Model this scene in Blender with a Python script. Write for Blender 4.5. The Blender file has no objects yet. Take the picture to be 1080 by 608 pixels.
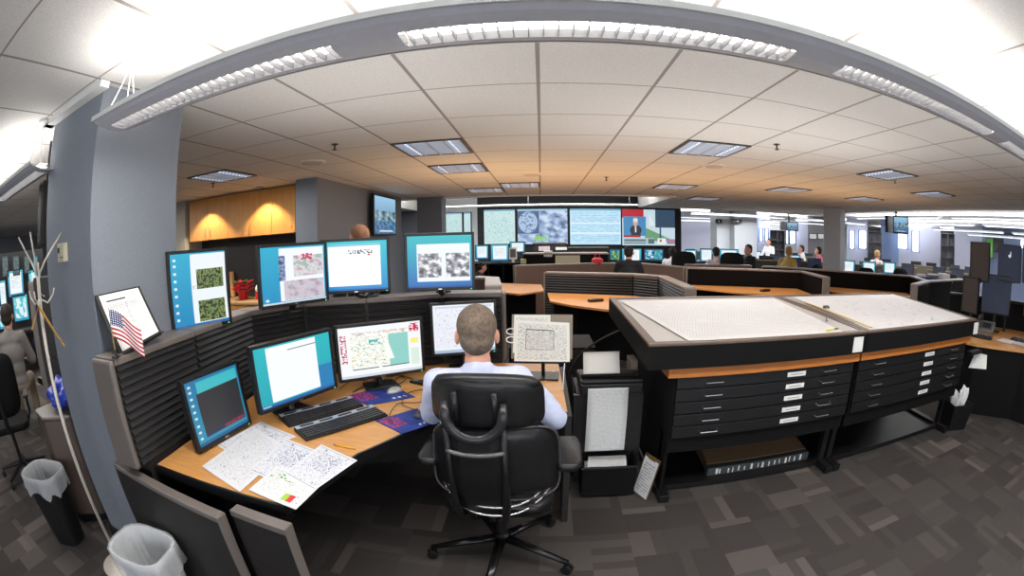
import bpy, bmesh, math, random
from mathutils import Vector, Matrix, Euler
random.seed(7)
SC = bpy.context.scene
C = SC.collection
PI = math.pi
R = math.radians

# ---------------------------------------------------------------- camera (15.5 mm full-frame fisheye)
CZ = 1.634
PIT, ROL, YAW = -.11528, -.01631, -.06657
CE = 2.439                       # suspended ceiling height
T = .6096                        # ceiling module
X0, Y0 = .006, 1.5875            # ceiling grid origin


def to_world(x, y, z):
    c, s = math.cos(ROL), math.sin(ROL); x, y = c*x-s*y, s*x+c*y
    c, s = math.cos(PIT), math.sin(PIT); y, z = c*y+s*z, c*z-s*y
    c, s = math.cos(YAW), math.sin(YAW); x, z = c*x+s*z, -s*x+c*z
    return Vector((x, z, y))


cd = bpy.data.cameras.new('camera')
cd.type = 'PANO'
cd.panorama_type = 'FISHEYE_EQUISOLID'
cd.sensor_fit = 'HORIZONTAL'
cd.sensor_width = 36
cd.fisheye_lens = 466.593*36/1080
cd.fisheye_fov = R(200)
cd.clip_start = .02
cam = bpy.data.objects.new('camera', cd)
C.objects.link(cam)
rx, ry, rz = to_world(1, 0, 0), to_world(0, 1, 0), to_world(0, 0, 1)
cam.matrix_world = Matrix(((rx.x, ry.x, -rz.x, 0), (rx.y, ry.y, -rz.y, 0), (rx.z, ry.z, -rz.z, CZ), (0, 0, 0, 1)))
SC.camera = cam

# ---------------------------------------------------------------- world, exposure, lights
SC.view_settings.view_transform = 'Standard'
SC.view_settings.look = 'None'
SC.view_settings.gamma = 1
SC.view_settings.use_curve_mapping = False
SC.view_settings.exposure = 0.45
SC.cycles.use_denoising = True
SC.cycles.max_bounces = 6
SC.cycles.diffuse_bounces = 4
SC.cycles.sample_clamp_indirect = 6
w = bpy.data.worlds.new('world'); SC.world = w; w.use_nodes = True
w.node_tree.nodes['Background'].inputs[0].default_value = (.8, .9, 1, 1)
w.node_tree.nodes['Background'].inputs[1].default_value = .35


def area(name, loc, sx, sy, energy, col=(1, 1, 1), up=False, rot=None, spread=180):
    l = bpy.data.lights.new(name, 'AREA'); l.shape = 'RECTANGLE'; l.size = sx; l.size_y = sy
    l.energy = energy; l.color = col; l.spread = R(spread)
    o = bpy.data.objects.new(name, l); C.objects.link(o); o.location = loc
    o.rotation_euler = rot if rot else ((PI, 0, 0) if up else (0, 0, 0))
    return o


COOL, NEUT, WARM = (.93, .96, 1), (1, .97, .93), (1, .60, .30)
area('pendant_uplight', (1.4, .98, 2.2), 6.0, .16, 27, NEUT, up=True)
area('pendant_downlight', (1.4, .99, 2.13), 6.0, .09, 48, NEUT)
area('left_pendant_uplight', (-4.2, .98, 2.2), 3.0, .16, 10, NEUT, up=True)
area('left_pendant_downlight', (-4.2, .99, 2.13), 3.0, .09, 18, NEUT)
area('left_row_light', (-6.5, 3.4, 2.38), 3, .5, 30, NEUT)
area('troffer_light_1', (-.93, 3.62, 2.38), .55, .5, 9, COOL)
area('troffer_light_2', (1.5, 3.7, 2.38), .55, .5, 9, COOL)
area('troffer_light_3', (3.9, 4.0, 2.38), .55, .5, 12, COOL)
area('middle_ceiling_light', (1.5, 6.6, 2.38), 5, .6, 50, NEUT)
area('well_light', (-.3, 10.2, 2.5), 5.4, .5, 70, COOL, up=True)
area('well_light_down', (-.3, 10.2, 2.45), 5.4, .5, 40, COOL)
area('hall_uplight_1', (10, 7, 2.5), .3, 14, 200, COOL, up=True)
area('hall_uplight_2', (12.5, 7, 2.5), .3, 14, 260, COOL, up=True)
area('hall_uplight_3', (15.5, 7, 2.5), .3, 14, 260, COOL, up=True)
area('hall_downlight', (11, 7, 2.5), 4, 13, 150, COOL)
area('hall_uplight_4', (20, 10, 2.5), .3, 20, 420, COOL, up=True)
area('hall_downlight_2', (20, 12, 2.45), 8, 22, 260, COOL)
area('far_hall_light', (9, 20, 2.45), 12, 12, 260, COOL)
area('far_hall_uplight', (9, 17, 2.5), 12, 1, 260, COOL, up=True)
area('far_hall_uplight_2', (9, 23, 2.5), 12, 1, 260, COOL, up=True)
area('pillar_fill', (6.0, 12.3, 2.5), 2.8, .4, 95, COOL)  # unseen fill added to brighten the white pillar
area('chart_table_bounce', (1.6, 2.9, 1.25), 3.2, 1.4, 13, NEUT, up=True)  # added upward fill standing in for light off papers and desks
area('desk_bounce', (-.9, 2.0, 1.75), 1.2, 1.2, 3, NEUT, up=True)
area('kitchenette_troffer_light', (-3.3, 3.85, 2.38), .55, .5, 14, NEUT)
area('left_hall_fill', (-7.6, 2.6, 2.38), 2, 2, 45, NEUT)  # extra fill added to lift the dark area at far left
area('rear_fill', (.8, -2.7, 1.25), 7, 1.5, 50, (.95, .97, 1), rot=(R(-90), 0, PI))  # fill added behind the camera for undersides and near fronts
# added unseen warm fill panels facing up, tinting the ceiling over the consoles
area('console_warm_fill', (1.2, 5.6, 1.15), 4.5, 1.6, 22, WARM, up=True)
area('console_warm_fill', (4.6, 5.6, 1.15), 3, 1.6, 15, WARM, up=True)
area('console_warm_fill', (-.9, 5.0, 1.3), 1.5, 1.5, 7, WARM, up=True)

# ---------------------------------------------------------------- materials
MATS = {}


def lin(c):
    return tuple(((v/255)/12.92 if v/255 <= .04045 else ((v/255+.055)/1.055)**2.4) for v in c) + (1,)


def mat(name, col, rough=.6, metal=0, noise=0, nscale=40, bump=0, emit=0, spec=.5, alpha=1, trans=0, streak=None):
    """plain principled material with a procedural colour variation; col is sRGB 0-255"""
    if name in MATS: return MATS[name]
    m = bpy.data.materials.new(name); m.use_nodes = True; MATS[name] = m
    nt = m.node_tree; b = nt.nodes['Principled BSDF']
    c = lin(col)
    b.inputs['Base Color'].default_value = c
    b.inputs['Roughness'].default_value = rough
    b.inputs['Metallic'].default_value = metal
    b.inputs['Specular IOR Level'].default_value = spec
    b.inputs['Alpha'].default_value = alpha
    b.inputs['Transmission Weight'].default_value = trans
    if emit:
        b.inputs['Emission Color'].default_value = c
        b.inputs['Emission Strength'].default_value = emit
    if noise or bump:
        tc = nt.nodes.new('ShaderNodeTexCoord'); n = nt.nodes.new('ShaderNodeTexNoise')
        n.inputs['Scale'].default_value = nscale; n.inputs['Detail'].default_value = 4
        src = tc.outputs['Object']
        if streak:
            mp = nt.nodes.new('ShaderNodeMapping'); mp.inputs['Scale'].default_value = streak
            nt.links.new(src, mp.inputs[0]); src = mp.outputs[0]
        nt.links.new(src, n.inputs['Vector'])
        if noise:
            r = nt.nodes.new('ShaderNodeValToRGB')
            r.color_ramp.elements[0].position = .3; r.color_ramp.elements[1].position = .7
            r.color_ramp.elements[0].color = tuple(v*(1-noise) for v in c[:3])+(1,)
            r.color_ramp.elements[1].color = tuple(min(1, v*(1+noise)) for v in c[:3])+(1,)
            nt.links.new(n.outputs['Fac'], r.inputs[0]); nt.links.new(r.outputs[0], b.inputs['Base Color'])
        if bump:
            bp = nt.nodes.new('ShaderNodeBump'); bp.inputs['Strength'].default_value = bump; bp.inputs['Distance'].default_value = .004
            nt.links.new(n.outputs['Fac'], bp.inputs['Height']); nt.links.new(bp.outputs[0], b.inputs['Normal'])
    return m


class NB:
    """tiny helper to write node graphs"""
    def __init__(s, name):
        s.m = bpy.data.materials.new(name); s.m.use_nodes = True; s.nt = s.m.node_tree
        s.b = s.nt.nodes['Principled BSDF']

    def node(s, t, **k):
        n = s.nt.nodes.new(t)
        for a, v in k.items(): setattr(n, a, v)
        return n

    def put(s, sock, v):
        if isinstance(v, (int, float)): sock.default_value = v
        elif isinstance(v, (tuple, list)): sock.default_value = tuple(v)[:len(sock.default_value)]
        else: s.nt.links.new(v, sock)

    def math(s, op, a, b=0, c=0):
        n = s.node('ShaderNodeMath', operation=op)
        s.put(n.inputs[0], a); s.put(n.inputs[1], b); s.put(n.inputs[2], c)
        return n.outputs[0]

    def mix(s, f, a, b):
        n = s.node('ShaderNodeMix', data_type='RGBA')
        s.put(n.inputs[0], f); s.put(n.inputs[6], a); s.put(n.inputs[7], b)
        return n.outputs[2]

    def uv(s, which='UV'):
        n = s.node('ShaderNodeTexCoord'); x = s.node('ShaderNodeSeparateXYZ'); s.nt.links.new(n.outputs[which], x.inputs[0])
        return x.outputs[0], x.outputs[1], x.outputs[2], n.outputs[which]

    def noise(s, vec, scale, detail=4, sx=1, sy=1):
        mp = s.node('ShaderNodeMapping'); mp.inputs['Scale'].default_value = (sx, sy, 1); s.nt.links.new(vec, mp.inputs[0])
        n = s.node('ShaderNodeTexNoise'); n.inputs['Scale'].default_value = scale; n.inputs['Detail'].default_value = detail
        s.nt.links.new(mp.outputs[0], n.inputs['Vector']); return n.outputs['Fac']

    def ramp(s, f, stops):
        r = s.node('ShaderNodeValToRGB'); e = r.color_ramp.elements
        while len(e) < len(stops): e.new(.5)
        for i, (p, c) in enumerate(stops): e[i].position = p; e[i].color = lin(c)
        s.put(r.inputs[0], f); return r.outputs[0]

    def box(s, u, v, x0, y0, x1, y1):
        a = s.math('GREATER_THAN', u, x0); b = s.math('LESS_THAN', u, x1)
        c = s.math('GREATER_THAN', v, y0); d = s.math('LESS_THAN', v, y1)
        return s.math('MULTIPLY', s.math('MULTIPLY', a, b), s.math('MULTIPLY', c, d))


def picture(name, base, items, emit=0, rough=.35):
    """a flat picture in UV space. items: (x0,y0,x1,y1, spec); spec is a colour, ('noise',scale,stops), ('lines',n,fill,ink)
    ('contour',scale,ink), ('disc',colour)"""
    if name in MATS: return MATS[name]
    g = NB(name); MATS[name] = g.m
    u, v, _, vec = g.uv()
    col = lin(base) if len(base) == 3 and not isinstance(base[0], tuple) else g.mix(v, lin(base[0]), lin(base[1]))
    for x0, y0, x1, y1, sp in items:
        k = g.box(u, v, x0, y0, x1, y1)
        if isinstance(sp[0], str):
            if sp[0] == 'noise':
                c = g.ramp(g.noise(vec, sp[1], 6), sp[2])
            elif sp[0] == 'lines':
                f = g.math('FRACT', g.math('MULTIPLY', v, sp[1]))
                f = g.math('GREATER_THAN', f, .62)
                brk = g.math('GREATER_THAN', g.noise(vec, sp[1]*.9, 2, .5, 2.2), .46)
                c = lin(sp[3]); k = g.math('MULTIPLY', k, g.math('MULTIPLY', f, brk))
            elif sp[0] == 'contour':
                n = g.noise(vec, sp[1], 3)
                f = g.math('FRACT', g.math('MULTIPLY', n, 14)); f = g.math('LESS_THAN', f, sp[3] if len(sp) > 3 else .16)
                c = lin(sp[2]); k = g.math('MULTIPLY', k, f)
            elif sp[0] == 'specks':
                n = g.noise(vec, sp[1], 2); k = g.math('MULTIPLY', k, g.math('GREATER_THAN', n, sp[3])); c = lin(sp[2])
            elif sp[0] == 'dots':     # sp: nx, ny, ink
                fu = g.math('FRACT', g.math('ADD', g.math('MULTIPLY', u, sp[1]), g.math('MULTIPLY', v, sp[1]*.12))); fv = g.math('FRACT', g.math('MULTIPLY', v, sp[2]))
                a = g.math('MULTIPLY', g.math('LESS_THAN', fu, .22), g.math('LESS_THAN', fv, .55))
                k = g.math('MULTIPLY', k, g.math('MULTIPLY', a, g.math('GREATER_THAN', g.noise(vec, 9, 2), .36))); c = lin(sp[3])
            elif sp[0] == 'disc':
                cx, cy, hx, hy = (x0+x1)/2, (y0+y1)/2, (x1-x0)/2, (y1-y0)/2
                a = g.math('DIVIDE', g.math('SUBTRACT', u, cx), hx); b = g.math('DIVIDE', g.math('SUBTRACT', v, cy), hy)
                d = g.math('ADD', g.math('MULTIPLY', a, a), g.math('MULTIPLY', b, b))
                k = g.math('LESS_THAN', d, 1); c = lin(sp[1])
            elif sp[0] == 'tri':       # everything below the diagonal from (x0,y1) to (x1,y0)
                a = g.math('DIVIDE', g.math('SUBTRACT', u, x0), x1-x0); b = g.math('DIVIDE', g.math('SUBTRACT', v, y0), y1-y0)
                k = g.math('MULTIPLY', k, g.math('LESS_THAN', g.math('ADD', a, b), 1)); c = lin(sp[1])
        else:
            c = lin(sp)
        col = g.mix(k, col, c)
    g.b.inputs['Roughness'].default_value = rough
    if emit:
        g.put(g.b.inputs['Emission Color'], col); g.b.inputs['Emission Strength'].default_value = emit*.70
        g.b.inputs['Base Color'].default_value = (.02, .02, .02, 1)
    else:
        g.put(g.b.inputs['Base Color'], col)
    return g.m


BLACK = mat('black plastic', (19, 19, 21), .42, noise=.15)
BLACK2 = mat('black textured plastic', (10, 10, 11), .7, spec=.2, bump=.3, nscale=300)
DARK = mat('dark laminate', (36, 33, 32), .55, noise=.15, nscale=60)
SLAT = mat('black slat', (17, 17, 20), .5, noise=.2, nscale=20)
CAP = mat('taupe metal cap', (112, 104, 99), .42, noise=.06, nscale=80)
PANEL = mat('taupe laminate panel', (88, 74, 66), .55, noise=.08, nscale=120, bump=.1)
GUN = mat('gunmetal', (92, 92, 92), .35, .5, noise=.08)
CHROME = mat('brushed steel', (190, 190, 190), .25, .9, noise=.05)
WHITE = mat('white plastic', (225, 225, 222), .5, noise=.03)
PAPER = mat('plain paper', (222, 222, 222), .8, noise=.02)
WOODD = mat('maple desk laminate', (205, 148, 86), .4, noise=.10, nscale=6, streak=(1, 9, 1))
WOODC = mat('maple cabinet veneer', (196, 140, 74), .4, noise=.12, nscale=5, streak=(7, 7, .8))
WOODE = mat('orange wood edge strip', (190, 116, 52), .4, noise=.12, nscale=8, streak=(1, 8, 8))
LEATHER = mat('black leather', (22, 22, 24), .38, noise=.2, nscale=30, bump=.35)
SKIN = mat('skin', (205, 150, 128), .55, noise=.06, nscale=20)
PAINT = mat('blue grey wall paint', (122, 128, 138), .75, noise=.05, nscale=90, bump=.25)
PALE = mat('pale grey wall paint', (196, 199, 203), .8, noise=.03, nscale=40)
BEIGE = mat('beige wall paint', (168, 162, 150), .8, noise=.03, nscale=40)
CEILW = mat('white soffit paint', (222, 220, 216), .8, noise=.02)
CLEAR = mat('clear bin liner', (225, 228, 232), .25, alpha=.42, noise=.05, nscale=30, bump=.8)
LAMP = mat('lit fluorescent tube', (255, 250, 240), .5, emit=5)
LENS = mat('lit white reflector', (255, 252, 246), .5, emit=1.0)
DIM = mat('dim troffer tube', (225, 235, 255), .5, emit=1.1)


def ceiling_mat():
    g = NB('ceiling tile grid'); x, y, _, vec = g.uv('Object')

    def line(a, o, wd):
        f = g.math('FRACT', g.math('ADD', g.math('DIVIDE', g.math('SUBTRACT', a, o), T), 100.0))
        f = g.math('ABSOLUTE', g.math('SUBTRACT', f, .5)); return g.math('GREATER_THAN', f, .5-wd/T/2)
    lx = line(x, X0, .019); ly = line(y, Y0, .011)
    sp = g.noise(vec, 160, 3)
    tile = g.ramp(sp, [(.3, (205, 203, 200)), (.62, (226, 224, 221))])
    c = g.mix(g.math('MAXIMUM', lx, ly), tile, lin((150, 142, 137)))
    g.put(g.b.inputs['Base Color'], c); g.b.inputs['Roughness'].default_value = .85
    bp = g.node('ShaderNodeBump'); bp.inputs['Strength'].default_value = .5; bp.inputs['Distance'].default_value = .006
    h = g.math('SUBTRACT', g.math('MULTIPLY', sp, .2), g.math('MAXIMUM', lx, ly)); g.put(bp.inputs['Height'], h)
    g.put(g.b.inputs['Normal'], bp.outputs[0]); return g.m


def carpet_mat():
    g = NB('patchwork carpet tile'); x, y, _, vec = g.uv('Object')
    U, V = g.math('DIVIDE', x, .5), g.math('DIVIDE', y, .5)
    iu, iv = g.math('FLOOR', U), g.math('FLOOR', V)
    par = g.math('FRACT', g.math('MULTIPLY', g.math('ADD', iu, iv), .5)); par = g.math('GREATER_THAN', par, .25)
    fu, fv = g.math('FRACT', U), g.math('FRACT', V)

    def mixf(f, a, b): return g.math('ADD', g.math('MULTIPLY', f, b), g.math('MULTIPLY', g.math('SUBTRACT', 1, f), a))
    s = mixf(par, fu, fv); t = mixf(par, fv, fu)
    half = g.math('GREATER_THAN', t, .55)
    cell = g.math('FLOOR', g.math('MULTIPLY', s, 8))
    big = g.math('FLOOR', g.math('MULTIPLY', g.math('ADD', s, .12), 2.0))

    def wn(a, b, c):
        v = g.node('ShaderNodeCombineXYZ'); g.put(v.inputs[0], a); g.put(v.inputs[1], b); g.put(v.inputs[2], c)
        n = g.node('ShaderNodeTexWhiteNoise'); g.put(n.inputs[0], v.outputs[0]); return n.outputs['Value']
    a = wn(iu, iv, g.math('ADD', big, g.math('MULTIPLY', half, 5)))
    b = wn(iv, iu, g.math('ADD', cell, g.math('MULTIPLY', half, 17)))
    b = g.math('MULTIPLY', g.math('GREATER_THAN', b, .8), .30)
    rib = g.math('MULTIPLY', g.math('SINE', g.math('MULTIPLY', s, 260)), .05)
    f = g.math('ADD', g.math('ADD', g.math('MULTIPLY', g.math('POWER', a, 1.6), .75), b), rib)
    f = g.math('ADD', f, g.math('MULTIPLY', g.math('SUBTRACT', g.noise(vec, 260, 3), .5), .5))
    c = g.ramp(f, [(0, (66, 62, 61)), (.5, (77, 73, 71)), (1, (108, 101, 97))])
    g.put(g.b.inputs['Base Color'], c); g.b.inputs['Roughness'].default_value = .95; g.b.inputs['Specular IOR Level'].default_value = .1
    bp = g.node('ShaderNodeBump'); bp.inputs['Strength'].default_value = .6; bp.inputs['Distance'].default_value = .005
    g.put(bp.inputs['Height'], g.noise(vec, 350, 2)); g.put(g.b.inputs['Normal'], bp.outputs[0]); return g.m


# ---------------------------------------------------------------- mesh helpers
class MB:
    def __init__(s): s.v = []; s.f = []; s.mi = []; s.uvs = {}; s.m = 0

    def add(s, vs, fs):
        k = len(s.v); s.v += [tuple(v) for v in vs]
        for f in fs: s.f.append([k+i for i in f]); s.mi.append(s.m)
        return s

    def box(s, x0, x1, y0, y1, z0, z1, M=None):
        vs = [Vector((x, y, z)) for z in (z0, z1) for x, y in ((x0, y0), (x1, y0), (x1, y1), (x0, y1))]
        if M: vs = [M @ v for v in vs]
        return s.add(vs, [(3, 2, 1, 0), (4, 5, 6, 7), (0, 1, 5, 4), (1, 2, 6, 5), (2, 3, 7, 6), (3, 0, 4, 7)])

    def cbox(s, c, d, rz=0, rx=0, M=None):
        m = Matrix.Translation(c) @ Euler((rx, 0, rz)).to_matrix().to_4x4()
        if M: m = M @ m
        return s.box(-d[0]/2, d[0]/2, -d[1]/2, d[1]/2, -d[2]/2, d[2]/2, m)

    def prism(s, poly, z0, z1, M=None):
        n = len(poly)
        if sum(poly[i][0]*poly[(i+1) % n][1]-poly[(i+1) % n][0]*poly[i][1] for i in range(n)) < 0: poly = poly[::-1]
        a0 = z0 if callable(z0) else (lambda x, y: z0); a1 = z1 if callable(z1) else (lambda x, y: z1)
        vs = [Vector((x, y, a0(x, y))) for x, y in poly]+[Vector((x, y, a1(x, y))) for x, y in poly]
        if M: vs = [M @ v for v in vs]
        return s.add(vs, [list(range(n))[::-1], list(range(n, 2*n))]+[(i, (i+1) % n, n+(i+1) % n, n+i) for i in range(n)])

    def tube(s, pts, r, n=8, M=None, flat=1, caps=True):
        pts = [Vector(p) for p in pts]; rr = r if isinstance(r, (list, tuple)) else [r]*len(pts)
        vs = []; up = Vector((0, 0, 1)); prev = None
        for i, p in enumerate(pts):
            d = (pts[min(i+1, len(pts)-1)]-pts[max(i-1, 0)]).normalized()
            if prev is None:
                a = d.cross(up)
                if a.length < .05: a = d.cross(Vector((0, 1, 0)))
                a.normalize()
            else:
                a = (prev-d*prev.dot(d)).normalized()
            prev = a; b = d.cross(a)
            for k in range(n):
                t = 2*PI*k/n; vs.append(p+(a*math.cos(t)+b*math.sin(t)*flat)*rr[i])
        if M: vs = [M @ v for v in vs]
        fs = [(i*n+k, i*n+(k+1) % n, (i+1)*n+(k+1) % n, (i+1)*n+k) for i in range(len(pts)-1) for k in range(n)]
        if caps: fs += [list(range(n))[::-1], [(len(pts)-1)*n+k for k in range(n)]]
        return s.add(vs, fs)

    def lathe(s, prof, c=(0, 0, 0), n=20, M=None, sy=1):
        vs = [Vector((c[0]+r*math.cos(2*PI*k/n), c[1]+sy*r*math.sin(2*PI*k/n), c[2]+z)) for r, z in prof for k in range(n)]
        if M: vs = [M @ v for v in vs]
        fs = [(i*n+k, i*n+(k+1) % n, (i+1)*n+(k+1) % n, (i+1)*n+k) for i in range(len(prof)-1) for k in range(n)]
        fs += [list(range(n))[::-1], [(len(prof)-1)*n+k for k in range(n)]]
        return s.add(vs, fs)

    def ball(s, c, r, n=14, m=9, M=None):
        r = (r, r, r) if isinstance(r, (int, float)) else r
        vs = [Vector((c[0], c[1], c[2]-r[2]))]
        for i in range(1, m):
            a = -PI/2+PI*i/m
            for k in range(n): vs.append(Vector((c[0]+r[0]*math.cos(a)*math.cos(2*PI*k/n), c[1]+r[1]*math.cos(a)*math.sin(2*PI*k/n), c[2]+r[2]*math.sin(a))))
        vs.append(Vector((c[0], c[1], c[2]+r[2])))
        if M: vs = [M @ v for v in vs]
        fs = [(0, 1+(k+1) % n, 1+k) for k in range(n)]
        fs += [(1+i*n+k, 1+i*n+(k+1) % n, 1+(i+1)*n+(k+1) % n, 1+(i+1)*n+k) for i in range(m-2) for k in range(n)]
        L_ = len(vs)-1; o = 1+(m-2)*n
        fs += [(L_, o+k, o+(k+1) % n) for k in range(n)]
        return s.add(vs, fs)

    def quad(s, a, b, c, d, uv=True):
        """corners BL, BR, TR, TL"""
        s.add([a, b, c, d], [(0, 1, 2, 3)])
        s.uvs[len(s.f)-1] = [(0, 0), (1, 0), (1, 1), (0, 1)]
        return s

    def grid(s, fn, nu, nv):
        vs = [fn(i/nu, j/nv) for j in range(nv+1) for i in range(nu+1)]
        k0 = len(s.f)
        s.add(vs, [(j*(nu+1)+i, j*(nu+1)+i+1, (j+1)*(nu+1)+i+1, (j+1)*(nu+1)+i) for j in range(nv) for i in range(nu)])
        for j in range(nv):
            for i in range(nu):
                s.uvs[k0+j*nu+i] = [(i/nu, j/nv), ((i+1)/nu, j/nv), ((i+1)/nu, (j+1)/nv), (i/nu, (j+1)/nv)]
        return s

    def build(s, name, m, parent=None, bevel=0, smooth=False, world=False, solid=0, sub=0, **tags):
        me = bpy.data.meshes.new(name)
        vs = s.v
        if world and parent is not None:
            inv = wm(parent).inverted(); vs = [inv @ Vector(v) for v in vs]
        me.from_pydata([tuple(v) for v in vs], [], s.f)
        ms = m if isinstance(m, (list, tuple)) else [m]
        for x in ms: me.materials.append(x)
        for p, k in zip(me.polygons, s.mi): p.material_index = min(k, len(ms)-1)
        if s.uvs:
            ul = me.uv_layers.new(name='UVMap')
            for fi, q in s.uvs.items():
                p = me.polygons[fi]
                for li, t in zip(p.loop_indices, q): ul.data[li].uv = t
        if smooth:
            for p in me.polygons: p.use_smooth = True
        me.update()
        o = bpy.data.objects.new(name, me); C.objects.link(o)
        if parent is not None: o.parent = parent
        if solid:
            md = o.modifiers.new('thick', 'SOLIDIFY'); md.thickness = solid; md.offset = 0
        if bevel:
            md = o.modifiers.new('soft edges', 'BEVEL'); md.width = bevel; md.segments = 2; md.limit_method = 'ANGLE'; md.angle_limit = R(40)
        if sub:
            md = o.modifiers.new('smooth', 'SUBSURF'); md.levels = sub; md.render_levels = sub
        for k, v in tags.items(): o[k] = v
        return o


def wm(o):
    m = Matrix.Translation(o.location) @ o.rotation_euler.to_matrix().to_4x4()
    return wm(o.parent) @ m if o.parent is not None else m


def thing(name, label, cat, loc=(0, 0, 0), rz=0, group=None):
    o = bpy.data.objects.new(name, None); C.objects.link(o); o.location = loc; o.rotation_euler = (0, 0, rz)
    o['label'] = label; o['category'] = cat
    if group: o['group'] = group
    return o


def tag(o, label, cat, group=None, kind=None):
    o['label'] = label; o['category'] = cat
    if group: o['group'] = group
    if kind: o['kind'] = kind
    return o


def struct(name, mb, m, **k):
    o = mb.build(name, m, **k); o['kind'] = 'structure'; return o


def recentre(o):
    """put a single-mesh thing's origin at the middle of its base"""
    vs = [v.co for v in o.data.vertices]
    c = Vector(((min(v.x for v in vs)+max(v.x for v in vs))/2, (min(v.y for v in vs)+max(v.y for v in vs))/2, min(v.z for v in vs)))
    o.data.transform(Matrix.Translation(-c)); o.location = c; return o


def copy_tree(o, parent=None):
    c = o.copy(); C.objects.link(c)
    if parent is not None: c.parent = parent
    for ch in [x for x in o.children]: copy_tree(ch, c)
    return c


def P(px, py, dist):
    """the spot that far out (horizontally) along a line of sight: used to read positions of distant things off the photo"""
    u, v = px-540, 304-py; r = math.hypot(u, v)+1e-9; th = 2*math.asin(r/(2*466.593))
    d = to_world(math.sin(th)*u/r, math.sin(th)*v/r, math.cos(th))
    t = dist/math.hypot(d.x, d.y); return Vector((d.x*t, d.y*t, CZ+d.z*t))


def G(px, py, z):
    """where a line of sight meets the level z"""
    d = P(px, py, 1)-Vector((0, 0, CZ)); t = (z-CZ)/d.z
    return Vector((d.x*t, d.y*t, z))


def lerp(a, b, t): return a+(b-a)*t

# ================================================================ SETTING
b = MB(); b.quad((-11, -3, 0), (24, -3, 0), (24, 24, 0), (-11, 24, 0)); struct('floor', b, carpet_mat())
b = MB()
for x0, x1, y0, y1 in ((-11, 8, -3, 8.45), (2.68, 8, 8.45, 11.6), (-11, -3.35, 8.45, 12)):
    b.box(x0, x1, y0, y1, CE, CE+.06)
struct('ceiling', b, ceiling_mat())
b = MB()
b.box(-11, 24, -3, 24, 2.74, 2.8)
struct('trim_1', b, CEILW)                       # the raised ceiling beyond the edges
b = MB()
for x0, x1, y0, y1 in ((-3.35, 2.68, 8.4, 8.5), (2.64, 2.72, 8.5, 11.7), (2.68, 8.05, 11.6, 11.7), (7.98, 8.05, -3, 11.7), (-3.4, -3.33, 8.45, 12)):
    b.box(x0, x1, y0, y1, CE-.02, 2.74)
struct('trim_2', b, CEILW)
b = MB(); b.box(-11, 24, -3.1, -3, 0, 2.74); struct('wall_rear', b, PALE)
for i, x in enumerate((-2.2, -.2, 1.8, 3.8)):  # invented glowing panes behind the camera, added along with the rear fill
    b = MB(); b.box(x-.85, x+.85, -2.985, -2.97, .6, 2.0); struct('window_%d' % (i+1), b, mat('added rear glow', (225, 235, 250), .3, emit=1.2))
    b = MB()
    for a in (-.9, 0, .9): b.box(x+a-.03, x+a+.03, -2.97, -2.94, .55, 2.05)
    for z in (.55, 2.0): b.box(x-.9, x+.9, -2.97, -2.94, z, z+.05)
    struct('trim_added_pane_%d' % (i+1), b, WHITE)
b = MB(); b.box(-11.1, -11, -3, 24, 0, 2.74); struct('wall_left', b, PAINT)
b = MB(); b.box(24, 24.1, -3, 24, 0, 2.74); struct('wall_right', b, PAINT)
b = MB(); b.box(-11, 24, 24, 24.1, 0, 2.74); struct('wall_far', b, PALE)
# the wall with the big displays
b = MB(); b.box(-1.72, 3.98, 12.02, 12.3, 0, 2.74); struct('wall_display', b, mat('display wall black', (22, 24, 28), .6, noise=.1))
b = MB(); b.box(-3.35, -1.72, 12.0, 12.3, 0, 2.74); struct('wall_pale', b, PALE)
b = MB(); b.box(-11, -3.35, 12.0, 12.1, 0, 2.74); struct('wall_back', b, PAINT)
# blue-grey partition beside the kitchenette
b = MB(); b.box(-2.94, -2.62, 4.72, 8.06, 0, CE); struct('wall_partition', b, PAINT)
b = MB(); b.box(-5.9, -2.94, 5.36, 5.46, 0, CE); struct('wall_kitchenette', b, mat('black backsplash', (30, 29, 30), .5, noise=.2, nscale=200))
b = MB(); b.box(-5.75, -5.3, 4.95, 5.36, 0, CE); struct('wall_kitchenette_side', b, BEIGE)
# columns
b = MB(); b.box(-2.50, -1.87, 1.06, 1.67, 0, CE); struct('column_near', b, PAINT)
b = MB(); b.box(-2.56, -1.82, 1.0, 1.06, 2.405, CE); b.box(-2.56, -2.50, 1.0, 1.73, 2.405, CE); struct('trim_3', b, WHITE)
b = MB(); b.box(-2.52, -1.85, 1.04, 1.69, 0, .1); struct('baseboard_column', b, BLACK)
b = MB(); b.box(-2.34, -1.86, 8.2, 8.6, 0, 2.74); struct('column_display', b, mat('dark grey paint', (96, 100, 108), .75, noise=.05))
b = MB(); b.prism([(x*1.06, y*1.06) for x, y in ((6.69, 8.65), (6.40, 8.35), (6.62, 7.95), (6.93, 8.12), (7.0, 8.4))], 0, CE); struct('column_right', b, mat('grey column paint', (182, 185, 192), .75, noise=.05))
b = MB(); b.box(5.95, 6.45, 14.0, 14.6, 0, 2.74); struct('column_white_left', b, PALE)
b = MB(); b.box(6.45, 7.35, 13.6, 14.6, 0, 2.74); struct('column_white', b, mat('white column paint', (178, 180, 184), .8, noise=.03))

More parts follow.
